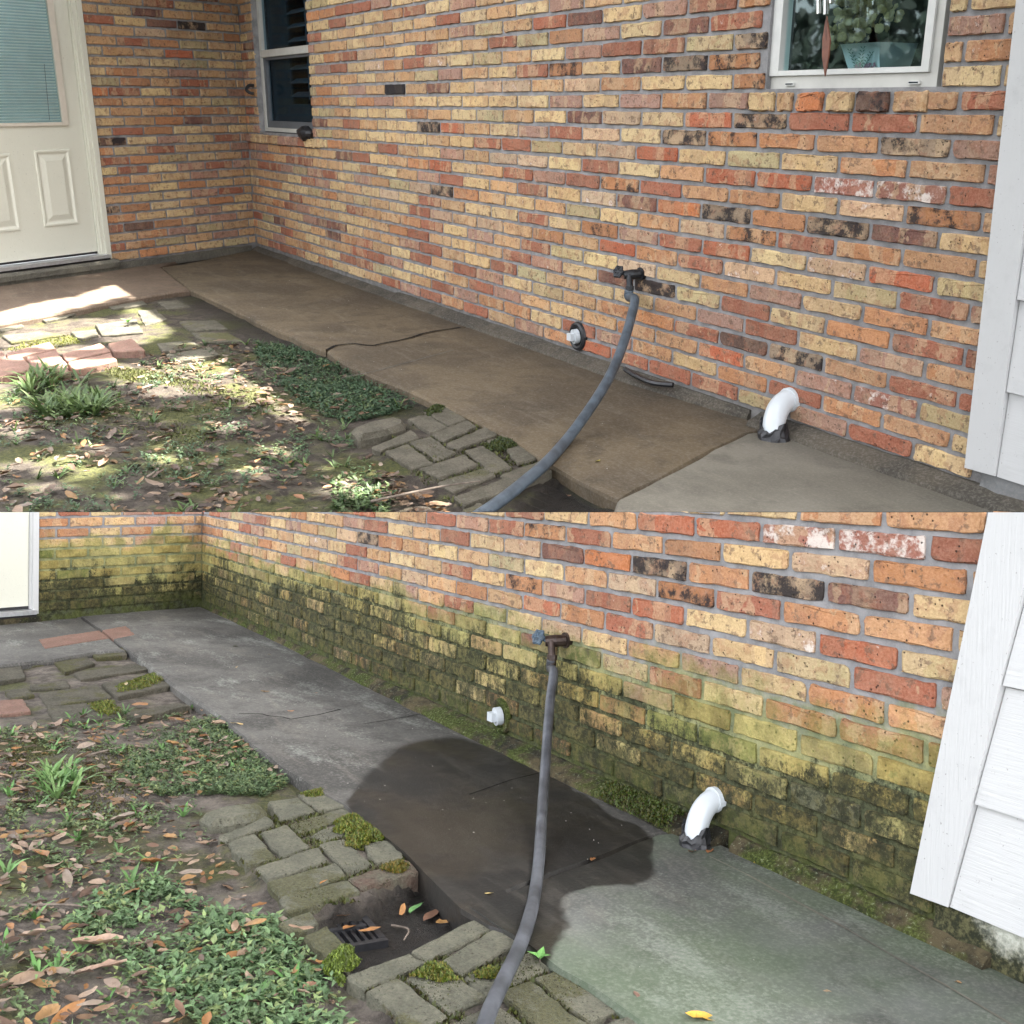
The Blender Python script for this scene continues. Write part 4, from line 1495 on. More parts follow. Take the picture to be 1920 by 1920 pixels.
# old step joint that runs along the near slab
pts = [Vector((*q, ZG + .0045)) for q in gp(PB, [(1330, 1606), (1400, 1640), (1480, 1684), (1580, 1738), (1680, 1796), (1780, 1852), (1860, 1900), (1960, 1960)], ZG + .003)]
m = MB()
rnd = random.Random(1)
for i in range(len(pts) - 1):
    d = (pts[i + 1] - pts[i]).normalized()
    nr = Vector((-d.y, d.x, 0)) * .0035 * rnd.uniform(.5, 1.3)
    m.part([pts[i] - nr, pts[i + 1] - nr, pts[i + 1] + nr, pts[i] + nr], [(0, 1, 2, 3)])
o = add(PB, "slab_joint", m.out(), MAT["stoop"])
o["kind"] = "structure"
for pxs, wd in (([(448, 1338), (490, 1339), (505, 1343), (530, 1345), (545, 1349), (600, 1340), (640, 1330)], .004), ([(680, 1358), (760, 1345), (800, 1336)], .0025), ([(880, 1490), (960, 1462), (1015, 1449)], .003)):
    pts = [Vector((*q, ZG + .0015)) for q in gp(PB, pxs)]
    m = MB()
    for i in range(len(pts) - 1):
        d = (pts[i + 1] - pts[i]).normalized()
        nr = Vector((-d.y, d.x, 0)) * wd
        m.part([pts[i] - nr, pts[i + 1] - nr, pts[i + 1] + nr, pts[i] + nr], [(0, 1, 2, 3)])
    o = add(PB, "crack_line", m.out(), MAT["crack"])
    o["kind"] = "structure"

# ------------------------------------------------------------------ lawn ground
PIT = gp(PB, [(575, 1722), (640, 1690), (680, 1688), (790, 1620), (872, 1700), (915, 1722), (775, 1800), (690, 1835)], -0.06)
PITC = (sum(p[0] for p in PIT) / len(PIT), sum(p[1] for p in PIT) / len(PIT))
PITT = gp(PT, [(955, 985), (1010, 905), (1040, 880), (1100, 915), (1165, 955), (1200, 1000)], -0.06)

EDG_AREAS = {True: [gp(PB, [(412, 1575), (500, 1530), (650, 1490), (775, 1620), (660, 1695), (530, 1680)], -.06), gp(PB, [(660, 1830), (790, 1740), (900, 1725), (1000, 1765), (1170, 1900), (900, 1960), (760, 1930)], -.06)],
             False: [gp(PT, [(705, 840), (800, 770), (850, 770), (1020, 870), (860, 950)], -.06)]}


def height(P, x, y):
    z = -0.088 + .012 * noise.noise((x * 1.1, y * 1.1, 3.0 if P is PT else 9.0)) + .008 * noise.noise((x * 5, y * 5, 1.0)) + .004 * noise.noise((x * 14, y * 14, 5.0))
    pit = PIT if P is PB else PITT
    if any(inpoly((x, y), e) for e in EDG_AREAS[P is PB]):
        z = -.070 + .003 * noise.noise((x * 14, y * 14, 5.0))
    if inpoly((x, y), pit):
        z = min(z, -.080 - (0.042 if P is PB else 0.03) * min(1, edge_dist((x, y), pit) / .012) + .004 * noise.noise((x * 30, y * 30, 2.0)))
    return z

SHADE_BAND = [Vector(p) for p in gp(PT, [(357, 548), (430, 582), (500, 620), (640, 690), (817, 765)], -.1)]  # line of the shade painted along the walk's outer edge


def lawn(P, x0, x1, y0, y1, res, mat):
    nx, ny = int((x1 - x0) / res), int((y1 - y0) / res)
    v, mud_shade = [], []
    pit = PIT if P is PB else PITT
    for i in range(nx + 1):
        for j in range(ny + 1):
            x, y = x0 + i * res, y0 + j * res
            v.append((x, y, height(P, x, y)))
            d = edge_dist((x, y), pit)
            inn = inpoly((x, y), pit)
            k = 1.0 if inn else max(0, 1 - d / .04)
            if P is PT:  # shade beside the walk, put into the soil colour
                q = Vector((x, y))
                for a_, b_ in zip(SHADE_BAND[:-1], SHADE_BAND[1:]):
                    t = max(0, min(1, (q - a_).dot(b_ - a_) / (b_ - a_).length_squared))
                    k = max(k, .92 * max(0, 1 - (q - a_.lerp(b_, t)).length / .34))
            mud_shade.append(k)
    f = [(i * (ny + 1) + j, (i + 1) * (ny + 1) + j, (i + 1) * (ny + 1) + j + 1, i * (ny + 1) + j + 1) for i in range(nx) for j in range(ny)]
    o = add(P, "lawn_ground", (v, f), mat, None, {"mud_shade": mud_shade}, smooth=True)
    o["kind"] = "structure"
    return o


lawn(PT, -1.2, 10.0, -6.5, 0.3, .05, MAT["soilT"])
lawn(PB, -1.2, 9.2, -3.4, 0.3, .026, MAT["soilB"])

# ------------------------------------------------------------------ loose brick edging and stones


def quads(P, lst, conv, name, mat, owner, zt=-0.058, th=.075, seed=1, jz=.003, special=None, shrink=.985):
    rnd = random.Random(seed)
    for i, q in enumerate(lst):
        zz = zt + rnd.uniform(-jz, jz)
        poly = ccw(ragged(gp(P, [conv(p) for p in q], zz), 7, .0045, shrink))
        v, f = prism(poly, zz - th, zz, .0012, .0045)
        o = add(P, name, (v, f), (special or {}).get(i, mat), owner)


z5 = lambda p: (360 + p[0] / 3.84, 1420 + p[1] / 3.84)
z6 = lambda p: (600 + p[0] / 3.0, 1640 + p[1] / 3.0)
z7 = lambda p: (640 + p[0] / 3.692, 730 + p[1] / 3.692)
z8 = lambda p: (p[0] / 4.8, 560 + p[1] / 4.8)
r1 = lambda p: (p[0] / 3.0, 960 + p[1] / 3.0)
edB = thing(PB, "brick_edging", PB.gnd((640, 1640), -.06), "old mossy brick edging laid round the square drain pit", "brick edging")
quads(PB, [[(545, 320), (770, 285), (888, 385), (640, 445)], [(765, 262), (945, 225), (1110, 350), (905, 385)], [(695, 482), (1115, 355), (1190, 412), (775, 550)],
           [(845, 562), (1190, 420), (1300, 500), (940, 612)], [(185, 572), (550, 418), (600, 475), (240, 607)], [(243, 605), (455, 546), (612, 718), (395, 770)],
           [(480, 540), (690, 482), (852, 642), (640, 722)], [(900, 622), (1085, 580), (1310, 772), (1130, 838)], [(1225, 628), (1390, 590), (1535, 705), (1320, 765)],
           [(450, 792), (905, 642), (1005, 740), (545, 885)], [(540, 892), (1045, 760), (1128, 845), (632, 1000)], [(625, 1005), (1125, 880), (1212, 960), (690, 1112)],
           [(1112, 872), (1545, 735), (1642, 812), (1225, 938)], [(612, 1192), (860, 1102), (925, 1190), (705, 1262)]], z5, "brick", MAT["paver"], edB, seed=2, special={12: MAT["redp"]})
quads(PB, [[(-95, 350), (30, 282), (175, 425), (60, 478)], [(148, 572), (500, 440), (600, 492), (255, 640)], [(510, 432), (885, 240), (985, 292), (600, 490)], [(680, 482), (1000, 290), (1157, 367), (790, 562)],
           [(255, 642), (440, 575), (722, 795), (520, 875)], [(475, 582), (660, 490), (942, 690), (730, 792)], [(800, 572), (1230, 415), (1325, 515), (930, 690)],
           [(1000, 652), (1175, 588), (1505, 845), (1290, 930)], [(1190, 580), (1350, 522), (1675, 760), (1500, 832)], [(715, 845), (990, 715), (1165, 840), (900, 960)], [(1590, 848), (1740, 785), (1880, 890), (1720, 950)]], z6, "brick", MAT["paver"], edB, seed=3)
q = gp(PB, [z5(p) for p in [(48, 402), (150, 360), (340, 316), (520, 335), (562, 378), (500, 412), (310, 440), (110, 455)]], -.045)
v, f = prism(ccw(ragged(q, 3, .004, .98)), -.12, -.045, .004, .02)
tag(add(PB, "edging_stone", (v, f), MAT["paver"]), "single mossy brick lying apart at the lawn end of the drain edging", "paving brick")

edT = thing(PT, "brick_edging", PT.gnd((820, 860), -.06), "half-shaded brick edging stepped beside the brown walk", "brick edging")
quads(PT, [[(450, 202), (600, 170), (742, 265), (620, 302)], [(568, 155), (692, 100), (872, 207), (750, 252)], [(620, 307), (870, 210), (947, 255), (710, 362)],
           [(720, 377), (990, 258), (1092, 310), (810, 412)], [(205, 402), (490, 278), (542, 335), (260, 427)], [(303, 427), (460, 374), (642, 512), (480, 547)],
           [(470, 365), (610, 323), (802, 442), (660, 497)], [(848, 422), (990, 388), (1192, 542), (1050, 577)], [(1130, 395), (1215, 365), (1355, 477), (1222, 517)],
           [(1000, 350), (1130, 325), (1240, 362), (1110, 395)], [(543, 547), (850, 450), (952, 517), (680, 612)], [(658, 642), (1040, 530), (1082, 592), (770, 712)],
           [(768, 747), (1160, 600), (1252, 672), (850, 802)], [(1090, 592), (1390, 490), (1462, 552), (1230, 662)], [(830, 830), (960, 780), (1035, 850), (900, 880)]], z7, "brick", MAT["paverT"], edT, seed=5)
q = gp(PT, [z7(p) for p in [(58, 275), (160, 230), (370, 195), (440, 215), (457, 250), (300, 300), (110, 335)]], -.045)
v, f = prism(ccw(ragged(q, 3, .004, .98)), -.125, -.04, .004, .02)
tag(add(PT, "edging_stone", (v, f), MAT["paverT"]), "single old brick lying apart at the lawn end of the shaded edging", "paving brick")

pk = thing(PT, "brick_path", PT.gnd((90, 680), -.06), "short path of pink paving bricks in dappled sun on the lawn", "brick path")
quads(PT, [[(45, 490), (450, 385), (510, 455), (70, 545)], [(235, 520), (505, 460), (602, 590), (300, 637)], [(-80, 562), (200, 522), (300, 632), (0, 702)], [(550, 497), (900, 400), (1002, 470), (602, 560)],
           [(610, 572), (1000, 485), (1057, 555), (660, 652)], [(968, 402), (1190, 355), (1302, 465), (1020, 477)], [(165, 692), (590, 600), (642, 662), (200, 752)], [(-150, 500), (20, 470), (70, 540), (-60, 600)]], z8, "brick", MAT["pink"], pk, zt=-.052, seed=6, jz=.004)
fl = thing(PT, "flagstone_path", PT.gnd((200, 620), -.06), "mossy flagstones set in the soil before the shaded entry walk", "stone path")
quads(PT, [[(240, 132), (560, 92), (700, 130), (600, 165), (400, 205)], [(1230, 102), (1400, 90), (1512, 187), (1300, 245)], [(850, 230), (1230, 180), (1300, 300), (900, 335)], [(1400, 402), (1700, 370), (1850, 430), (1450, 478)],
           [(1480, 502), (1900, 430), (1990, 500), (1600, 562)], [(0, 330), (380, 290), (600, 320), (100, 400)], [(940, 62), (1290, 15), (1340, 50), (1010, 98)], [(620, 300), (860, 270), (900, 330), (720, 360)], [(-60, 240), (180, 190), (230, 250), (-20, 300)],
           [(1600, 200), (1950, 190), (2060, 270), (1700, 290)], [(1400, 30), (1600, 10), (1720, 70), (1500, 95)], [(1700, 300), (2050, 300), (2200, 380), (1850, 400)]], z8, "flagstone", MAT["flag"], fl, zt=-.072, th=.05, seed=7, jz=.005, shrink=.95)
fb = thing(PB, "flagstone_path", PB.gnd((120, 1290), -.06), "mossy flagstones and a pink brick at the foot of the green entry wall", "stone path")
quads(PB, [[(120, 835), (270, 820), (285, 855), (180, 868)], [(500, 790), (700, 760), (722, 800), (540, 822)], [(160, 970), (380, 945), (402, 985), (170, 1002)], [(560, 962), (920, 890), (992, 975), (650, 1042)], [(210, 1022), (555, 962), (640, 1042), (260, 1100)],
           [(250, 1092), (650, 1055), (702, 1150), (300, 1192)], [(700, 1130), (1000, 1070), (1082, 1085), (760, 1162)], [(-60, 1062), (130, 1048), (177, 1120), (0, 1142)], [(290, 840), (480, 800), (540, 850), (360, 905)], [(400, 905), (760, 850), (860, 880), (450, 945)], [(-100, 880), (120, 850), (150, 930), (-60, 965)],
           [(20, 1000), (150, 985), (200, 1030), (60, 1050)]], r1, "flagstone", MAT["flag"], fb, zt=-.07, th=.05, seed=8, jz=.008, special={7: MAT["pink"]}, shrink=.95)
sl_ = thing(PB, "paving_slab", PB.gnd((150, 1195), ZG), "two rusty pink slabs let into the grey entry walk", "paving slab")
quads(PB, [[(213, 716), (560, 665), (622, 706), (250, 766)], [(572, 664), (710, 640), (762, 690), (640, 716)]], r1, "slab_piece", MAT["pink"], sl_, zt=ZG + .002, th=.04, seed=9, jz=.0)

# ------------------------------------------------------------------ drain grate in the pit
gr = thing(PB, "drain_grate", PB.gnd((665, 1765), -.13), "black slotted drain grate sunk in the muddy pit beside the mossy bricks", "drain grate")
g0, g1, g2 = (PB.gnd(z6(p), -.128) for p in ((60, 275), (180, 240), (340, 430)))
ax, ay = (g2 - g1), (g0 - g1)
ax.z = ay.z = 0
L, Wd = ax.length, ay.length
ax.normalize()
ay = Vector((-ax.y, ax.x, 0)) * (1 if Vector((-ax.y, ax.x, 0)).dot(ay) > 0 else -1)
org = g1
Wd = max(Wd, .17)
for k in range(9):
    w0 = Wd * k / 9
    add(PB, "grate_bar", MB().frame_box(org, ax, ay, Z3, (0.02, w0 + .001, 0), (L - .02, w0 + Wd / 9 * .5, .02)).out(), MAT["black"], gr)
for (a0, a1, b0, b1) in ((0, .018, -.02, Wd + .02), (L - .018, L, -.02, Wd + .02), (.02, L - .02, -.02, -.003), (.02, L - .02, Wd + .003, Wd + .02), (L * .5 - .008, L * .5 + .008, 0.0, Wd - .004)):
    add(PB, "grate_rim", MB().frame_box(org, ax, ay, Z3, (a0, b0, -.012), (a1, b1, .024)).out(), MAT["black"], gr)

# ------------------------------------------------------------------ taps, hoses, pipes
def tap(P, px, lab, body, wheel, z):
    q = P.wall(px, 0)
    s = q.z
    k = .95
    root = thing(P, "hose_tap", q, lab, "outdoor tap")
    o = lambda x, y, zz: q + Vector((x * k, y * k, zz * k))
    add(P, "flange", MB().bar(o(.0, .0, 0), o(0, -.018, 0), .030 * k, 14).out(), body, root)
    m = MB().tube([o(0, -.015, 0), o(-.012, -.05, -.002), o(-.03, -.085, -.004)], [.021 * k, .024 * k, .020 * k], 12)
    m.bar(o(-.012, -.07, 0), o(.006, -.076, -.055), .014 * k, 12)
    m.bar(o(.006, -.075, -.05), o(.007, -.077, -.068), .020 * k, 8)
    m.bar(o(.007, -.076, -.068), o(.009, -.080, -.115), .017 * k, 12)
    add(P, "tap_body", m.out(), body, root)
    m = MB()
    c = o(-.058, -.098, .008)
    m.bar(o(-.028, -.08, -.002), c, .008 * k, 8)
    n_ = Vector((.25, -.85, .35)).normalized()
    x_ = n_.cross(Z3).normalized()
    y_ = n_.cross(x_)
    ring = [c + (x_ * math.cos(a) + y_ * math.sin(a)) * (.022 + .004 * math.cos(a * 6)) * k for a in [i * math.pi / 12 for i in range(25)]]
    m.tube(ring, .008 * k, 7)
    for i in range(3):
        a = i * math.pi / 3
        m.bar(c - (x_ * math.cos(a) + y_ * math.sin(a)) * .020 * k, c + (x_ * math.cos(a) + y_ * math.sin(a)) * .020 * k, .005 * k, 6)
    add(P, "tap_wheel", m.out(), wheel, root)
    return o(.008, -.080, -.10)


nT = tap(PT, (1205, 513), "dark silhouetted tap on the clean bricks with the sunlit-ended hose attached", MAT["tapT"], MAT["tapT"], 0)
nB = tap(PB, (1066, 1200), "bronze tap with a blue wheel on the mossy wall", MAT["bronze"], MAT["blue"], 0)


def hose(P, start, path, r, mat, lab):
    """path: (px, height above the place's zero) read off the photograph"""
    pts = [start + Vector((0, 0, .03)), start]
    pts += [P.gnd(px, z) for px, z in path]
    sp = smooth_path(pts, 7)
    return tag(add(P, "garden_hose", MB().tube(sp, r, 14).out(), mat, smooth=True), lab, "garden hose")


def hang(P, path, start, n_air):
    """heights for the hanging stretch: interpolate the distance out of the wall, solve the height from the sight line"""
    y0 = start.y
    land = P.gnd(path[n_air], ZG + .02)
    out = []
    for i, px in enumerate(path):
        if i < n_air:
            t = (i + 1) / (n_air + 1)
            yy = y0 + (land.y - y0) * (t ** 1.5)
            w = P.wall(px, yy)
            out.append((px, w.z))
        else:
            out.append((px, (ZG + .018) if i == n_air else -.03))
    return out


pathT = [(1190, 562), (1184, 592), (1175, 625), (1160, 668), (1143, 706), (1120, 745), (1092, 786), (1060, 828), (1024, 868), (985, 902), (945, 934), (905, 962), (860, 990)]
hose(PT, nT, hang(PT, pathT, nT, 7), .0205, MAT["hoseT"], "grey hose curving from the silhouetted tap over the edging, its end in sun")
pathB = [(1038, 1262), (1032, 1310), (1027, 1370), (1022, 1440), (1018, 1500), (1014, 1560), (1010, 1620), (1002, 1680), (990, 1730), (972, 1780), (948, 1830), (920, 1890), (900, 1950)]
hose(PB, nB, hang(PB, pathB, nB, 8), .0165, MAT["hoseB"], "dusty grey hose hanging from the blue wheel tap across the wet patch")


def cap(P, px, lab, ringmat, r=.058):
    q = P.wall(px, 0)
    root = thing(P, "cleanout", q, lab, "pipe cleanout")
    ring = [q + Vector((math.cos(a) * r, -.010, math.sin(a) * r)) for a in [i * math.pi / 14 for i in range(29)]]
    add(P, "collar", MB().tube(ring, .014, 8).out(), ringmat, root)
    add(P, "hole_fill", MB().bar(q + Vector((0, .0, 0)), q + Vector((0, -.012, 0)), r, 18).out(), ringmat, root)
    add(P, "plug_body", MB().bar(q + Vector((-.004, -.010, 0)), q + Vector((-.008, -.034, -.002)), .036, 18).out(), MAT["pvc"], root)
    add(P, "plug_nut", MB().frame_box(q + Vector((-.010, -.034, -.002)), X3, -Y3, Z3, (-.019, .0005, -.017), (.019, .024, .017)).out(), MAT["pvc"], root)


cap(PT, (1087, 630), "white pipe plug in a black collar low on the clean wall", MAT["black"])
cap(PB, (944, 1342), "white pipe plug in a mossy collar low on the green wall", MAT["ledgeB"])


def elbow(P, wpx, mids, gpx, r, lab, wrap):
    q = P.wall(wpx, 0)
    g = P.gnd(gpx, ZG)
    root = thing(P, "drain_elbow", g, lab, "drain pipe")
    h = q.z - ZG
    pts = []
    for t in [i / 12 for i in range(13)]:
        # a long-sweep bend: out of the wall, then down
        a = t * math.pi / 2
        yy = q.y + (g.y - q.y) * math.sin(a) ** .9
        zz = ZG + h * (math.cos(a) if a < math.pi / 2 else 0)
        xx = q.x + (g.x - q.x) * (1 - math.cos(a)) ** .9
        pts.append(Vector((xx, yy, zz)))
    pts = [q + Vector((0, .03, 0))] + pts
    add(P, "pipe", MB().tube(pts, r, 18).out(), MAT["pvc"], root, smooth=True)
    d = (pts[2] - pts[0]).normalized()
    add(P, "pipe_lip", MB().tube([q + Vector((0, .01, 0)), q + d * .022], r * 1.12, 18).out(), MAT["pvc"], root, smooth=False)
    rnd = random.Random(6)
    n = 20
    v, f = [], []
    lv = [(0.0, 1.42), (.14, 1.36), (.26, 1.40), (.38, 1.24), (.48, 1.22), (.54, 1.07)]
    for (t, k) in lv:
        p = g.lerp(pts[-4], t * 1.0) if t > 0 else g.copy()
        p.z = ZG + .001 + t * h * wrap
        # follow the pipe's centre at this height
        cz = min(pts, key=lambda c: abs(c.z - p.z))
        for i in range(n):
            a = 2 * math.pi * i / n
            rr = r * k * (1 + rnd.uniform(-.09, .09))
            dz = rnd.uniform(-.012, .012) if t > .4 else (rnd.uniform(-.006, .006) if t > 0 else 0)
            if t > .4:
                dz += .02 * math.sin(a * 2 + 1)
            v.append((cz.x + math.cos(a) * rr, cz.y + math.sin(a) * rr, p.z + dz))
    for j in range(len(lv) - 1):
        for i in range(n):
            f.append((j * n + i, j * n + (i + 1) % n, (j + 1) * n + (i + 1) % n, (j + 1) * n + i))
    add(P, "rubber_wrap", (v, f), MAT["black"], root, smooth=False)


elbow(PT, (1484, 749), None, (1452, 824), .043, "white drain elbow with black wrap at the clean wall's foot", .72)
elbow(PB, (1346, 1498), None, (1304, 1586), .034, "white drain elbow with black wrap beside the moss ledge", .66)

# ------------------------------------------------------------------ weeds, grass, moss, fallen leaves
def leaf_blade(o, d, up, L, Wd, fold=.25):
    """folded broad leaf: two triangles each side of the midrib"""
    s = d.cross(up)
    s = s.normalized() if s.length > 1e-5 else Vector((1, 0, 0))
    m = o + d * L * .45 + up * L * .04
    t = o + d * L - up * L * .12
    l = o + d * L * .38 + s * Wd * .5 + up * Wd * fold
    r = o + d * L * .38 - s * Wd * .5 + up * Wd * fold
    return [o, l, t, r, m], [(0, 4, 1), (1, 4, 2), (0, 3, 4), (3, 2, 4)]


def weeds(P, name, spots, seed, label, size=(.018, .034), lo=4, hi=8, cols=((.045, .125, .045), (.085, .20, .065), (.12, .22, .06))):
    rnd = random.Random(seed)
    m = MB()
    cc = []
    for (x, y) in spots:
        z = height(P, x, y)
        o = Vector((x, y, z))
        base = cols[0 if rnd.random() < .45 else (1 if rnd.random() < .75 else 2)]
        hh = rnd.uniform(.006, .035)
        n = rnd.randint(lo, hi)
        a0 = rnd.uniform(0, 6.28)
        for k in range(n):
            a = a0 + k * 2.4
            el = rnd.uniform(.05, .85)
            d = Vector((math.cos(a) * math.cos(el), math.sin(a) * math.cos(el), math.sin(el)))
            up = Vector((-math.cos(a) * math.sin(el), -math.sin(a) * math.sin(el), math.cos(el)))
            L = rnd.uniform(*size)
            v, f = leaf_blade(o + Vector((rnd.uniform(-.008, .008), rnd.uniform(-.008, .008), hh * (k / n))), d, up, L, L * rnd.uniform(.42, .62))
            m.part(v, f)
            j = rnd.uniform(.7, 1.3)
            cc += [(base[0] * j, base[1] * j, base[2] * j)] * 5
    o = add(P, name, m.out(), MAT["weed"], None, {"col": cc})
    tag(o, label, "weeds", kind="stuff")
    return o


def grass(P, name, spots, seed, label, size=(.05, .12), lo=4, hi=9, w=.006, cols=((.065, .115, .035), (.105, .16, .05))):
    rnd = random.Random(seed)
    m = MB()
    cc = []
    for (x, y) in spots:
        o = Vector((x, y, height(P, x, y) - .003))
        for k in range(rnd.randint(lo, hi)):
            a = rnd.uniform(0, 6.28)
            L = rnd.uniform(*size)
            d = Vector((math.cos(a), math.sin(a), 0))
            s = Vector((-d.y, d.x, 0)) * w * rnd.uniform(.6, 1.3)
            lean = rnd.uniform(.3, .95)
            pts = []
            for i in range(4):
                t = i / 3
                pts.append(o + d * L * lean * t + Vector((0, 0, L * (t * .75 - t * t * lean * .55))))
            v = [pts[0] - s, pts[0] + s, pts[1] + s, pts[1] - s, pts[2] + s * .8, pts[2] - s * .8, pts[3]]
            m.part(v, [(0, 1, 2, 3), (3, 2, 4, 5), (5, 4, 6)])
            c = cols[rnd.random() < .5]
            j = rnd.uniform(.7, 1.3)
            cc += [(c[0] * j, c[1] * j, c[2] * j)] * 7
    return tag(add(P, name, m.out(), MAT["weed"], None, {"col": cc}), label, "grass", kind="stuff")


def clear_of(P, p, margin=.0):
    pit = PIT if P is PB else PITT
    return not inpoly(p, pit)


def ground_spots(P, poly_px, n, seed, clump=0, spread=.05, reject=None):
    """even in the picture's foreground-to-back sense is not wanted: uniform on the ground inside the outline"""
    rnd = random.Random(seed)
    poly = gp(P, poly_px, -.10)
    out = []
    while len(out) < n:
        p = sample(poly, rnd)
        dn = noise.noise((p[0] * 2.1 + seed, p[1] * 2.1, 0))
        if rnd.random() > .55 + dn * 1.1:
            continue
        if not clear_of(P, p) or (reject and any(inpoly(p, r) for r in reject)):
            continue
        out.append(p)
        for k in range(clump):
            q = (p[0] + rnd.gauss(0, spread), p[1] + rnd.gauss(0, spread))
            if inpoly(q, poly) and clear_of(P, q) and not (reject and any(inpoly(q, r) for r in reject)):
                out.append(q)
    return out[:n]


EDGB = gp(PB, [(376, 1530), (500, 1500), (610, 1475), (790, 1620), (660, 1700), (500, 1690)], -.06)
EDGB2 = gp(PB, [(560, 1740), (650, 1720), (700, 1830), (900, 1960), (700, 1960), (640, 1850), (590, 1790)], -.06)
EDGT = gp(PT, [(650, 795), (790, 757), (1040, 880), (860, 960), (690, 850)], -.06)
LAWN_T = [(-80, 745), (60, 730), (150, 700), (250, 690), (330, 655), (430, 650), (470, 640), (520, 652), (600, 690), (700, 735), (775, 768), (700, 790), (650, 830), (700, 860), (850, 965), (820, 1040), (-200, 1040)]
LAWN_B = [(-80, 1380), (60, 1375), (160, 1345), (250, 1330), (370, 1330), (400, 1350), (460, 1400), (520, 1450), (545, 1480), (380, 1505), (410, 1600), (520, 1715), (560, 1770), (640, 1850), (770, 1940), (700, 2060), (-150, 2060)]
weeds(PT, "ground_cover", ground_spots(PT, [(470, 650), (540, 655), (640, 695), (785, 765), (700, 790), (640, 800), (560, 760), (500, 700)], 1600, 1, clump=1, spread=.03, reject=[EDGT]), 21, "dense small leaved green ground cover in shade along the brown walk", size=(.011, .024), cols=((.035, .075, .035), (.055, .105, .05), (.085, .125, .05)))
weeds(PT, "weed_patch", ground_spots(PT, LAWN_T, 1000, 2, clump=6, spread=.05, reject=[EDGT]), 22, "broad leaved weeds scattered over the dappled lawn", size=(.011, .024), cols=((.045, .085, .04), (.075, .125, .055), (.11, .15, .06)))
weeds(PT, "weed_patch", ground_spots(PT, [(620, 905), (680, 890), (740, 930), (720, 1000), (600, 1000), (630, 950)], 160, 3, reject=[EDGT]), 23, "bright green weeds by the near corner of the shaded edging", size=(.014, .030), cols=((.04, .075, .025), (.06, .10, .032), (.08, .115, .035)))
grass(PT, "grass_tufts", ground_spots(PT, [(40, 740), (90, 705), (150, 715), (200, 745), (190, 790), (60, 790)], 60, 4), 24, "long bladed grass clump beside the pink paving bricks", size=(.09, .2), lo=6, hi=12, w=.007)
grass(PT, "grass_tufts", ground_spots(PT, LAWN_T, 90, 5, reject=[EDGT]), 25, "thin grass blades dotted over the dappled lawn", size=(.03, .10), w=.004)
weeds(PB, "ground_cover", ground_spots(PB, [(330, 1375), (400, 1355), (470, 1405), (545, 1475), (500, 1500), (390, 1500), (250, 1500), (230, 1440), (280, 1400)], 1800, 6, clump=2, spread=.03, reject=[EDGB]), 26, "dense small leaved green ground cover along the grey walk", cols=((.085, .135, .06), (.125, .185, .08), (.17, .21, .08)), size=(.010, .022))
weeds(PB, "weed_patch", ground_spots(PB, LAWN_B, 1150, 7, clump=7, spread=.045, reject=[EDGB, EDGB2]), 27, "broad leaved weeds scattered over the shaded lawn", cols=((.095, .145, .06), (.145, .205, .085), (.20, .24, .09)), size=(.010, .024))
weeds(PB, "weed_patch", ground_spots(PB, [(180, 1690), (300, 1660), (420, 1720), (540, 1745), (590, 1800), (650, 1870), (720, 1960), (480, 2000), (330, 1930), (230, 1830), (130, 1750)], 900, 8, clump=5, spread=.035, reject=[EDGB2]), 28, "lush bright weeds before the near end of the mossy edging", cols=((.10, .17, .075), (.155, .245, .11), (.23, .30, .12)), size=(.012, .030))
grass(PB, "grass_tufts", ground_spots(PB, LAWN_B, 70, 9, reject=[EDGB, EDGB2]), 29, "thin grass blades dotted over the shaded lawn", w=.0042, size=(.04, .10), cols=((.10, .22, .06), (.15, .28, .09)))
grass(PB, "grass_tufts", ground_spots(PB, [(90, 1460), (140, 1455), (160, 1500), (80, 1510)], 16, 10), 30, "pale upright grass clump at the left of the shaded lawn", size=(.10, .17), lo=5, hi=9, cols=((.13, .25, .08), (.18, .30, .10)))
# single seedlings
for P, px, s, lab in ((PT, (240, 608), .05, "bright seedling with four leaves in the sun patch by the pink bricks"), (PB, (1012, 1806), .035, "bright two leaved seedling on the edging beside the dusty hose")):
    g = P.gnd(px, -.062)
    t = thing(P, "seedling", g, lab, "seedling")
    for k in range(4 if P is PT else 3):
        a = k * 1.9 + .4
        d = Vector((math.cos(a) * .75, math.sin(a) * .75, .62)).normalized()
        up = Vector((-math.cos(a) * .6, -math.sin(a) * .6, .8)).normalized()
        v, f = leaf_blade(g + Z3 * .008, d, up, s, s * .55)
        add(P, "leaf", (v, f), MAT["weed"], t, {"col": [(.17, .40, .10)] * 5})
    add(P, "stem", MB().bar(g - Z3 * .008, g + Z3 * .014, .0018, 6).out(), MAT["wood"], t)


def dry_leaf(rnd, L):
    """curled dead leaf, 2 x 5 grid either side of the midrib"""
    v, f = [], []
    n = 6
    curl, cup, tw = rnd.uniform(-.5, 1.1), rnd.uniform(-.3, .8), rnd.uniform(-.7, .7)
    wd = rnd.uniform(.32, .52) * L
    for i in range(n):
        t = i / (n - 1)
        w = wd * .5 * (math.sin(math.pi * (t * .9 + .06)) ** .8) * rnd.uniform(.82, 1.12)
        x = (t - .5) * L
        zc = curl * L * .35 * (t - .5) ** 2
        for s in (-1, 0, 1):
            a = tw * (t - .5)
            yy = s * w
            zz = zc + abs(s) * w * cup + rnd.uniform(-.002, .002)
            v.append((x, yy * math.cos(a) - zz * math.sin(a), yy * math.sin(a) + zz * math.cos(a)))
    for i in range(n - 1):
        for s in range(2):
            f.append((i * 3 + s, i * 3 + s + 1, i * 3 + 4 + s, i * 3 + 3 + s))
    zmin = min(p[2] for p in v)
    return [(p[0], p[1], p[2] - zmin) for p in v], f


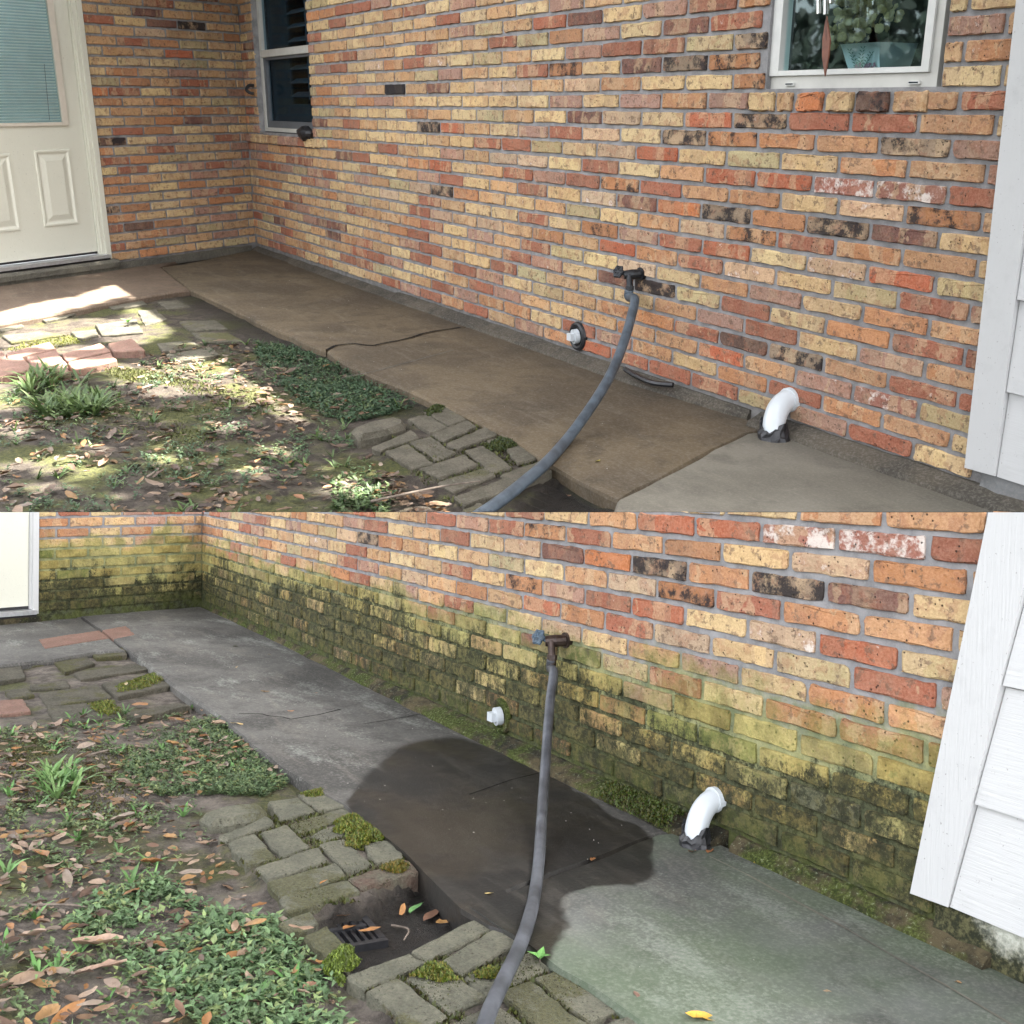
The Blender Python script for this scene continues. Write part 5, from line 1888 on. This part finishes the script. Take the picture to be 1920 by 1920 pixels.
LEAFC = [(.22, .135, .08), (.28, .19, .125), (.15, .085, .055), (.36, .26, .185), (.30, .14, .05), (.11, .068, .048), (.27, .21, .16), (.33, .19, .08), (.31, .22, .16), (.19, .13, .095)]
_r = random.Random(77)
LEAFM = []
for k in range(14):
    v, f = dry_leaf(_r, 1.0 * .06)
    LEAFM.append((v, f, mesh_of("fallen_leaf", v, f, MAT["leaf"], smooth=True)))


def place_leaf(P, p, rnd, label, group, size=None, col=None, tilt=.35):
    k = rnd.randrange(len(LEAFM))
    s = size or rnd.uniform(.55, 1.25)
    M = Matrix.Translation(p) @ Matrix.Rotation(rnd.uniform(0, 6.28), 4, 'Z') @ Matrix.Rotation(rnd.uniform(-tilt, tilt), 4, 'X') @ Matrix.Rotation(rnd.uniform(-tilt, tilt), 4, 'Y') @ Matrix.Scale(s, 4)
    o = bpy.data.objects.new("fallen_leaf", LEAFM[k][2])
    link(o, P.W @ M, None, P)
    c = col or rnd.choice(LEAFC)
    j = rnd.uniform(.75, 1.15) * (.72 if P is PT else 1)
    o.color = (c[0] * j, c[1] * j, c[2] * j, 1)
    return tag(o, label, "leaf", group)


def litter(P, poly_px, n, seed, label, smin=.2, smax=.85, reject=None):
    rnd = random.Random(seed)
    m = MB()
    cc = []
    for (x, y) in ground_spots(P, poly_px, n, seed, clump=2, spread=.05, reject=reject):
        v, f, _ = LEAFM[rnd.randrange(len(LEAFM))]
        M = Matrix.Translation((x, y, height(P, x, y) + rnd.uniform(.001, .026))) @ Matrix.Rotation(rnd.uniform(0, 6.28), 4, 'Z') @ Matrix.Rotation(rnd.uniform(-.5, .5), 4, 'X') @ Matrix.Scale(rnd.uniform(smin, smax), 4)
        m.part([M @ Vector(p) for p in v], f)
        c = rnd.choice(LEAFC)
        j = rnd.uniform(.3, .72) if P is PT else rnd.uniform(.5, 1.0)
        cc += [(c[0] * j, c[1] * j, c[2] * j)] * len(v)
    return tag(add(P, "leaf_litter", m.out(), MAT["litter"], None, {"col": cc}, smooth=True), label, "leaf litter", kind="stuff")


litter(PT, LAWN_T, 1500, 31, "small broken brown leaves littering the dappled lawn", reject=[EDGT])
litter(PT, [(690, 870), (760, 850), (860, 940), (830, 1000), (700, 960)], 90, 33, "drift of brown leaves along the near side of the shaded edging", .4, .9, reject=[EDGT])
litter(PB, LAWN_B, 1250, 32, "small broken brown leaves littering the shaded lawn", reject=[EDGB, EDGB2])
rnd = random.Random(50)
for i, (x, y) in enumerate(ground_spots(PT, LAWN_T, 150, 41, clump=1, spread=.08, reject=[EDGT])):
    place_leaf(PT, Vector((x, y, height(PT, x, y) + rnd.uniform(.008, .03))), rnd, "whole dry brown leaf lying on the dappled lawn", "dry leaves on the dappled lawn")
for i, (x, y) in enumerate(ground_spots(PB, LAWN_B, 145, 42, clump=1, spread=.08, reject=[EDGB, EDGB2])):
    place_leaf(PB, Vector((x, y, height(PB, x, y) + rnd.uniform(.008, .03))), rnd, "whole dry brown leaf lying on the shaded lawn", "dry leaves on the shaded lawn", size=rnd.uniform(.6, 1.35))
ONE = [  # leaves that can be pointed at
    (PB, (1112, 1614), ZG, "small orange leaf on the wet edge of the patch", .55, (.42, .19, .07)), (PB, (917, 1677), ZG, "tiny cream leaf in the middle of the wet patch", .45, (.5, .38, .16)),
    (PB, (1195, 1868), ZG, "brown leaf alone on the green slab right of the hose", .5, (.2, .12, .09)), (PB, (1316, 1912), ZG, "yellow leaf at the very front of the green slab", 1.25, (.62, .36, .05)),
    (PB, (781, 1705), -.118, "fresh green leaf in the drain pit", 1.15, (.16, .36, .12)), (PB, (755, 1709), -.118, "crumpled orange leaf beside the green leaf in the pit", 1.0, (.52, .26, .10)),
    (PB, (808, 1718), -.118, "dark brown leaf in the pit by the red edged brick", 1.2, (.17, .085, .05)), (PB, (832, 1733), -.116, "curled yellow leaf at the right end of the pit", .9, (.6, .33, .12)),
    (PB, (655, 1741), -.104, "curled orange leaf on the grate's far bars", .8, (.33, .15, .05)), (PB, (693, 1747), -.104, "crumpled orange leaf on the grate's right rim", .9, (.40, .19, .07)),
    (PB, (640, 1722), -.105, "brown leaf wedged under the brick above the grate", 1.2, (.24, .13, .07)),
    (PB, (1297, 1598), ZG, "red brown leaf against the black wrapped pipe", .8, (.33, .13, .06)), (PB, (1331, 1597), ZG, "second red leaf right of the wrapped pipe", .7, (.38, .15, .06)), (PB, (1422, 1620), ZG, "small yellow leaf at the foot of the mossy wall", .55, (.55, .36, .05)),
    (PB, (1905, 1824), ZG, "pinkish leaf under the siding's foundation", .75, (.28, .15, .11)), (PB, (1795, 1844), ZG, "small tan leaf on the slab joint", .4, (.42, .25, .12)), (PB, (1552, 1862), ZG, "tiny tan leaf on the open slab", .35, (.36, .25, .15)),
    (PB, (497, 1298), ZG, "brown leaf cluster on the far grey walk", .7, (.23, .15, .08)), (PB, (444, 1358), ZG, "yellow twig leaf on the walk's lawn edge", .9, (.50, .36, .16)), (PB, (545, 1334), ZG, "orange leaf on the crack of the grey walk", .5, (.36, .18, .09)),
    (PB, (592, 1300), ZG, "small brown leaf on the grey walk by the wall", .4, (.28, .15, .09)), (PB, (440, 1212), ZG, "dark flat leaf on the far grey walk", .9, (.05, .055, .03)), (PB, (444, 1252), ZG, "little tan leaf on the far grey walk", .45, (.36, .24, .12)),
    (PB, (505, 1228), ZG, "pale speck of leaf near the green wall", .4, (.45, .36, .26)), (PB, (236, 1284), -.055, "cream leaf on the mossy flagstone", .7, (.55, .42, .22)), (PB, (586, 1852), -.085, "whole tan leaf under the near mossy bricks", .9, (.36, .2, .13)),
    (PB, (590, 1810), -.085, "orange curled leaf beside the near mossy bricks", .7, (.5, .26, .09)), (PB, (565, 1742), -.04, "long pale brown leaf on the edging beside the grate", 1.0, (.38, .24, .16)), (PB, (607, 1655), -.05, "orange scrap on the joint between two mossy bricks", .4, (.5, .2, .05)),
    (PB, (183, 1775), -.075, "large lobed tan leaf among the lush weeds", 1.9, (.36, .24, .17)), (PB, (198, 1817), -.075, "broad pale brown leaf among the lush weeds", 1.5, (.38, .25, .18)), (PB, (75, 1845), -.08, "golden brown leaf on bare soil at the left", 1.4, (.42, .24, .10)), (PB, (128, 1905), -.08, "orange curled leaf at the front edge of the lawn", 1.5, (.40, .19, .07)),
    (PT, (1120, 866), ZG, "yellow green leaf alone on the brown walk", .7, (.42, .36, .05)), (PT, (1065, 931), -.1, "orange leaf in the shaded gap beside the walk", .7, (.33, .19, .12)), (PT, (410, 580), -.08, "brown leaf in the black shade beside the walk", .7, (.2, .12, .08)),
    (PT, (195, 870), -.08, "tan leaf in the sunny part of the lawn", 1.0, (.4, .24, .14)), (PT, (378, 872), -.08, "pale brown leaf lying flat before the ground cover", 1.1, (.36, .23, .15)), (PT, (120, 820), -.08, "orange leaf standing on edge on the left lawn", .8, (.42, .22, .09)), (PT, (560, 935), -.08, "orange brown leaf at the front of the dappled lawn", .9, (.40, .19, .09)),
]
for P, px, z, lab, s, c in ONE:
    place_leaf(P, P.gnd(px, z) + Z3 * .002, rnd, lab, None, s, c, .25)
for P, a, b, z, r, lab in ((PT, (695, 940), (900, 902), -.045, .0045, "bent pale twig lying across the shaded edging bricks"), (PT, (240, 738), (290, 722), -.08, .009, "short dark stick on the sunny moss"), (PB, (30, 1698), (190, 1710), -.075, .004, "long thin stick among the weeds at the left"), (PB, (372, 1360), (392, 1425), -.07, .004, "thin curved twig on the ground cover"),
                            (PB, (735, 1735), (757, 1763), -.116, .0035, "pale curved twig in the drain pit"), (PB, (16, 1740), (36, 1772), -.08, .005, "short broken grey stick at the left edge"), (PB, (152, 1420), (240, 1400), -.08, .005, "thin grey twig below the leaf drift"), (PT, (275, 895), (292, 878), -.08, .004, "thin stick in the middle of the dappled lawn")):
    A, Bq = P.gnd(a, z), P.gnd(b, z)
    mid = A.lerp(Bq, .55) + Vector((.015, .02, .012))
    tag(add(P, "twig", MB().tube(smooth_path([A, mid, Bq], 5), [r * (1 - i / 22) for i in range(len(smooth_path([A, mid, Bq], 5)))], 6).out(), MAT["wood"]), lab, "twig")
# pebble grit on the slabs
for P, poly, n, seed, lab in ((PT, [(360, 560), (480, 500), (860, 640), (1350, 820), (1150, 900), (900, 780)], 60, 61, "white grit specks on the brown walk"), (PB, [(300, 1250), (420, 1180), (900, 1420), (1300, 1600), (1800, 1860), (1200, 1900), (1100, 1700), (700, 1520)], 110, 62, "pale grit specks on the grey walk")):
    rn_ = random.Random(seed)
    pl = gp(P, poly)
    m = MB()
    for k in range(n):
        p = sample(pl, rn_)
        r = rn_.uniform(.0012, .0032)
        c = Vector((p[0], p[1], ZG + r * .4))
        m.part([c + Vector((r, 0, 0)), c + Vector((-r * .5, r * .8, 0)), c + Vector((-r * .6, -r * .8, 0)), c + Vector((0, 0, r))], [(0, 1, 3), (1, 2, 3), (2, 0, 3), (0, 2, 1)])
    tag(add(P, "grit", m.out(), plain("grit_stone", (.30, .28, .25), .8, .3, .3, 90, 0)), lab, "grit", kind="stuff")


def moss(P, name, spots, seed, label, L=(.004, .010), cols=((.07, .105, .012), (.13, .17, .02), (.17, .15, .025)), parent=None):
    rnd = random.Random(seed)
    m = MB()
    cc = []
    for p in spots:
        a = rnd.uniform(0, 6.28)
        l = rnd.uniform(*L)
        d = Vector((math.cos(a) * .5, math.sin(a) * .5, 1)).normalized()
        s = Vector((-math.sin(a), math.cos(a), 0)) * l * .45
        m.part([p - s, p + s, p + d * l], [(0, 1, 2)])
        c = rnd.choice(cols)
        j = rnd.uniform(.6, 1.3)
        cc += [(c[0] * j, c[1] * j, c[2] * j)] * 3
    return tag(add(P, name, m.out(), MAT["mosst"], parent, {"col": cc}), label, "moss", kind="stuff")


def mound(P, poly_px, z, h, n, seed):
    rn_ = random.Random(seed)
    pl = gp(P, poly_px, z)
    out = []
    while len(out) < n:
        p = sample(pl, rn_)
        e = edge_dist(p, pl)
        k = min(1, e / .03)
        if noise.noise((p[0] * 25, p[1] * 25, seed)) + k < rn_.uniform(0, .7):
            continue
        out.append(Vector((p[0], p[1], z + h * k * rn_.uniform(.2, 1))))
    return out


moss(PB, "moss_cushion", mound(PB, [z5(p) for p in [(1010, 470), (1120, 430), (1220, 430), (1300, 500), (1395, 570), (1370, 615), (1230, 640), (1190, 665), (1100, 640), (1110, 580), (1020, 540)]], -.058, .02, 5200, 71), 71, "thick green moss cushion over the walk side edging bricks")
moss(PB, "moss_cushion", mound(PB, [z5(p) for p in [(770, 265), (940, 225), (1000, 270), (900, 290), (790, 300)]], -.058, .010, 900, 72), 72, "thin dark moss on the edging brick nearest the door")
moss(PB, "moss_cushion", mound(PB, [z5(p) for p in [(1300, 800), (1500, 745), (1630, 790), (1500, 840), (1390, 850)]], -.058, .012, 1300, 73), 73, "rusty moss along the red edged brick above the pit", cols=((.12, .11, .015), (.2, .13, .02), (.08, .10, .012)))
moss(PB, "moss_cushion", mound(PB, [z6(p) for p in [(0, 520), (60, 455), (180, 415), (245, 480), (160, 560), (130, 640), (60, 600)]], -.07, .03, 3800, 74), 74, "bright moss clump at the front left corner of the pit", cols=((.13, .19, .03), (.19, .25, .04), (.09, .13, .02)))
moss(PB, "moss_cushion", mound(PB, [z6(p) for p in [(475, 580), (600, 500), (700, 500), (800, 600), (700, 610), (560, 590)]], -.058, .008, 1400, 75), 75, "green moss film across the middle near brick")
moss(PB, "moss_cushion", mound(PB, [z6(p) for p in [(830, 560), (950, 520), (1060, 540), (1000, 590), (880, 580)]], -.058, .008, 700, 76), 76, "dark moss on the brick under the hose")
moss(PB, "moss_cushion", mound(PB, [r1(p) for p in [(640, 980), (880, 900), (960, 950), (800, 1000), (660, 1020)]], -.068, .012, 2200, 77), 77, "green moss sheet on the flagstone beside the walk")
moss(PB, "moss_cushion", mound(PB, [r1(p) for p in [(490, 1080), (640, 1060), (690, 1120), (600, 1160), (520, 1120)]], -.068, .012, 1300, 78), 78, "moss on the flagstone above the leaf drift")
for P_, areas, n_, seed_, lab_ in ((PB, EDG_AREAS[True], 9000, 85, "moss and soil packed in the joints of the mossy brick edging"), (PT, EDG_AREAS[False], 2500, 86, "moss packed in the joints of the shaded brick edging")):
    rj = random.Random(seed_)
    pts_ = []
    while len(pts_) < n_:
        q_ = sample(areas[rj.randrange(len(areas))], rj)
        if noise.noise((q_[0] * 6, q_[1] * 6, seed_)) > -.15 and clear_of(P_, q_):
            pts_.append(Vector((q_[0], q_[1], -.068)))
    moss(P_, "joint_moss", pts_, seed_, lab_, L=(.006, .014), cols=((.05, .065, .012), (.09, .10, .02), (.06, .05, .025)))
sp = []
rn_ = random.Random(79)
for k in range(3000):
    t = rn_.random()
    px = (1150 + t * 130, 1470 + t * 84)
    w0 = PB.wall((px[0], px[1] + 8), -.03)
    sp.append(Vector((w0.x + rn_.gauss(0, .01), rn_.uniform(-.105, -.02), 0)))
for p in sp:
    p.z = -.002 - max(0, (-p.y - .06)) * .9 + rn_.uniform(0, .006)
moss(PB, "moss_strip", sp, 79, "strip of green moss on the ledge left of the white elbow", cols=((.04, .07, .01), (.075, .11, .016), (.09, .09, .016)))
moss(PT, "moss_cushion", mound(PT, [z7(p) for p in [(985, 400), (1080, 330), (1200, 360), (1230, 400), (1100, 430), (1010, 430)]], -.058, .014, 2000, 80), 80, "dark moss on the shaded edging bricks along the walk", cols=((.03, .05, .01), (.06, .075, .012)))
moss(PT, "moss_cushion", mound(PT, [z7(p) for p in [(568, 155), (650, 105), (730, 120), (690, 170), (600, 190)]], -.058, .010, 900, 81), 81, "dark moss on the edging brick farthest from the camera", cols=((.03, .05, .01), (.06, .075, .012)))
moss(PT, "moss_carpet", mound(PT, [(150, 680), (230, 720), (330, 735), (370, 760), (300, 780), (180, 760), (60, 770), (0, 800), (100, 820), (260, 830), (340, 850), (420, 830), (360, 790), (460, 760), (540, 790), (500, 740), (400, 725), (300, 700)], -.097, .012, 9000, 82), 82, "yellow green moss carpet on the sunny lawn", L=(.006, .014), cols=((.075, .09, .02), (.11, .12, .03), (.06, .065, .02)))
moss(PT, "moss_carpet", mound(PT, [(0, 660), (60, 640), (130, 630), (180, 640), (130, 655), (60, 668)], -.097, .012, 1600, 83), 83, "moss between the pink bricks and the flagstones", L=(.006, .014), cols=((.12, .14, .02), (.17, .17, .03)))
moss(PB, "moss_carpet", mound(PB, [(40, 1380), (150, 1400), (260, 1400), (330, 1440), (250, 1470), (300, 1520), (260, 1560), (150, 1540), (60, 1520), (0, 1560), (0, 1420)], -.097, .010, 9000, 84), 84, "olive moss carpet on the shaded lawn", L=(.005, .011), cols=((.08, .085, .02), (.12, .12, .025), (.06, .06, .02)))

# ------------------------------------------------------------------ unseen shade casters: eave and dappling tree; entry roof and lower crown added
def eave():
    P = PT
    root = thing(P, "roof", (4.0, 0.6, 2.44), "shingled roof whose eave shades the clean brick wall", "roof")
    y0, z0 = -0.35, 2.44
    x0, x1 = -2.0, 10.5
    sl_ = math.tan(math.radians(18))
    v = [(x0, y0, z0), (x1, y0, z0), (x1, 3.6, z0 + (3.6 - y0) * sl_), (x0, 3.6, z0 + (3.6 - y0) * sl_)]
    v2 = [(p[0], p[1], p[2] + .06) for p in v]
    add(P, "roof_deck", MB().box([Vector(p) for p in v + v2]).out(), MAT["roof"], root)
    add(P, "fascia", MB().frame_box((0, 0, 0), X3, Y3, Z3, (x0, y0 - .025, z0 - .10), (x1, y0 - .002, z0 + .055)).out(), MAT["soffit"], root)
    add(P, "soffit", MB().frame_box((0, 0, 0), X3, Y3, Z3, (x0, y0, z0 - .06), (x1, 0.0, z0 - .045)).out(), MAT["soffit"], root)
    # unseen roof extended over the entry to stop stray sun
    e = PT.u
    m = MB()
    o = PT.n * .30
    m.frame_box((0, 0, 0), PT.u, -PT.n, Z3, (-0.6, -.62, z0 + .002), (4.6, 2.2, z0 + .05))
    add(P, "added_entry_roof", m.out(), MAT["roof"], root)


eave()

TO_SUN_T = (PT.W.to_3x3().inverted() @ SUN_DIR).normalized()
PATCH = [((208, 556), 48, 10, 12), ((238, 552), 30, 8, 8), ((60, 592), 90, 11, 12), ((150, 574), 60, 8, 12), ((110, 622), 90, 18, 8), ((275, 590), 36, 14, 0), ((300, 600), 22, 26, 0), ((250, 628), 42, 12, 0),
         ((20, 668), 30, 13, 0), ((75, 655), 30, 8, 0), ((160, 655), 36, 8, 0), ((120, 690), 40, 8, 0), ((230, 690), 30, 8, 0), ((290, 700), 60, 12, 8), ((370, 695), 60, 18, 0), ((430, 715), 62, 22, -10), ((480, 735), 46, 16, -14), ((540, 768), 40, 12, -18), ((330, 730), 50, 10, 0),
         ((90, 868), 62, 10, 0), ((150, 880), 40, 10, 0), ((60, 910), 34, 8, 0), ((175, 840), 30, 7, 0), ((20, 805), 40, 8, 0), ((10, 760), 30, 10, 0), ((480, 880), 26, 7, 0), ((520, 840), 30, 7, 0), ((640, 915), 34, 12, 0), ((925, 945), 60, 34, -30), ((880, 930), 26, 20, 0), ((840, 950), 30, 16, 0), ((5, 730), 26, 10, 0), ((300, 860), 30, 6, 0), ((420, 800), 24, 6, 0), ((680, 930), 20, 10, 0)]


def in_patch(px):
    for (c, a, b, r) in PATCH:
        dx, dy = px[0] - c[0], px[1] - c[1]
        t = math.radians(r)
        x, y = dx * math.cos(t) - dy * math.sin(t), dx * math.sin(t) + dy * math.cos(t)
        if (x / a) ** 2 + (y / b) ** 2 < 1.7:
            return True
    return False


def crown(P, name, label, dirn, targets, heights, n, seed, size, gaps):
    """leaves of a tree standing out of frame; with gaps set, leaves are left out so the sun patches fall through"""
    rn_ = random.Random(seed)
    m = MB()
    cc = []
    cs = []
    for k in range(n):
        p = Vector(rn_.choice(targets)) if isinstance(targets, list) else targets(rn_)
        h = rn_.uniform(*heights)
        c = p + dirn * (h / dirn.z)
        if gaps and any(in_patch(P.proj(p + Vector((ox, oy, 0)))) for ox, oy in ((0, 0), (.03, 0), (-.03, 0), (0, .03), (0, -.03))):
            continue
        wp = P.W @ c
        q = RT @ (wp - CAM)
        if q.z > 0 and abs(q.x) < q.z * .62 and -q.z * .62 < q.y < q.z * .6:
            continue                                     # nothing of this tree hangs into the view
        s = rn_.uniform(*size)
        nr = (dirn + Vector((rn_.uniform(-.5, .5), rn_.uniform(-.5, .5), rn_.uniform(-.5, .5)))).normalized()
        ax = nr.cross(Vector((rn_.uniform(-1, 1), rn_.uniform(-1, 1), .3))).normalized()
        ay = nr.cross(ax)
        m.part([c - ax * s, c + ay * s * .5, c + ax * s, c - ay * s * .5], [(0, 1, 2, 3)])
        j = rn_.uniform(.6, 1.3)
        cc += [(.05 * j, .09 * j, .025 * j)] * 4
        cs.append(c)
    mid = sum(cs, Vector()) / len(cs)
    foot = Vector((6.6, -8.2, -.12)) if P is PT else Vector((9.6, -6.0, -.12))
    root = thing(P, "unseen_shade_tree", foot, label, "tree")
    add(P, "leaf_crown", m.out(), MAT["crown"], root, {"col": cc})["kind"] = "stuff"
    trunk = [foot, foot + Vector((-.1, .1, mid.z * .7)), foot.lerp(mid, .45) + Vector((0, 0, mid.z * .62)), mid + Vector((0, 0, .2))]
    add(P, "trunk", MB().tube(smooth_path(trunk, 4), [.16 - .008 * i for i in range(13)], 9).out(), MAT["bark"], root)
    return root


polyT = gp(PT, [(-500, 640), (-200, 520), (0, 500), (210, 480), (420, 540), (700, 720), (1250, 900), (1300, 1010), (800, 1150), (-600, 1200)], -.1)
crown(PT, "unseen_shade_tree", "leafy tree out of view that dapples the upper lawn", TO_SUN_T, lambda r: Vector((*sample(polyT, r), -.08)), (3.2, 4.6), 16000, 90, (.05, .10), True)
TO_SUN_B = (PB.W.to_3x3().inverted() @ SUN_DIR).normalized()


def tgtB(r):
    k = r.random()
    if k < .2:
        return PB.u * r.uniform(-.1, 2.6) + Vector((0, 0, r.uniform(-.05, .9)))
    if k < .5:
        return Vector((r.uniform(-.8, 9.2), 0.05, r.uniform(0, 1.0)))
    return Vector((r.uniform(-1.0, 9.0), r.uniform(-4.4, 0), -.08))


crown(PB, "unseen_shade_tree", "dense unseen leaf crown added to keep the sun off the mossy wall", TO_SUN_B, tgtB, (4.4, 5.6), 24000, 91, (.12, .26), False)  # crown added only to block the sun from the lower place

rn_ = random.Random(95)
m = MB()
cc = []
for k in range(15000):
    x = rn_.uniform(-26, 16)
    h = 4.6 + 1.3 * noise.noise((x * .35, 2, 0)) + .8 * noise.noise((x * 1.1, 5, 0))
    c = Vector((x, -13.5 + rn_.gauss(0, .9), 0)) + Vector((0, 0, rn_.uniform(-.5, h)))
    s_ = rn_.uniform(.10, .30)
    ax = Vector((rn_.uniform(-1, 1), rn_.uniform(-.5, .5), rn_.uniform(-1, 1))).normalized()
    ay = ax.cross(Vector((rn_.uniform(-.5, .5), 1, rn_.uniform(-.5, .5)))).normalized()
    m.part([c - ax * s_, c + ay * s_ * .6, c + ax * s_, c - ay * s_ * .6], [(0, 1, 2, 3)])
    j = rn_.uniform(.5, 1.3)
    cc += [(.013 * j, .024 * j, .016 * j)] * 4
o = mesh_of("garden_hedge", m.v, m.f, MAT["crown"], {"col": cc})
tag(link(bpy.data.objects.new("garden_hedge", o), Matrix.Identity(4)), "tall green garden hedge out of view, mirrored in the window panes", "hedge")

# ------------------------------------------------------------------ the two visits meet in one level cut
bpy.context.view_layer.update()
EPS = 0.0005
for o in list(COL.objects):
    P = SIDE.get(o.name)
    if P is None or o.type != 'MESH':
        continue
    if o.parent and o.parent.name.startswith(("roof", "unseen_shade_tree")):
        continue
    mw = WM[o.name]
    sgn = 1.0 if P is PT else -1.0
    ds = [sgn * (mw @ Vector(c) - CAM).dot(UPV) for c in ([Vector(b) for b in o.bound_box] if len(o.data.vertices) > 24 else [v.co for v in o.data.vertices])]
    if min(ds) > 0:
        continue
    if max(ds) <= 0:
        for ch in list(o.children):
            bpy.data.objects.remove(ch)
        bpy.data.objects.remove(o)
        continue
    if o.data.users > 1:
        o.data = o.data.copy()
    inv = mw.inverted()
    bm = bmesh.new()
    bm.from_mesh(o.data)
    co = inv @ (CAM + UPV * EPS * sgn)
    no = mw.to_3x3().transposed() @ UPV
    no.normalize()
    if len(bm.faces) > 3000 and o.get("kind") == "stuff":
        kill = [f for f in bm.faces if sgn * (f.calc_center_median() - co).dot(no) < 0]
        bmesh.ops.delete(bm, geom=kill, context='FACES')
    else:
        r = bmesh.ops.bisect_plane(bm, geom=bm.verts[:] + bm.edges[:] + bm.faces[:], plane_co=co, plane_no=no, clear_inner=sgn > 0, clear_outer=sgn < 0)
        ce = [e for e in r["geom_cut"] if isinstance(e, bmesh.types.BMEdge)]
        if ce and not o.name.startswith(("lawn_ground", "ledge")):
            try:
                bmesh.ops.holes_fill(bm, edges=ce, sides=0)
            except Exception:
                pass
    if len(bm.faces) == 0:
        bm.free()
        for ch in list(o.children):
            bpy.data.objects.remove(ch)
        bpy.data.objects.remove(o)
        continue
    bm.to_mesh(o.data)
    bm.free()
    o.data.update()
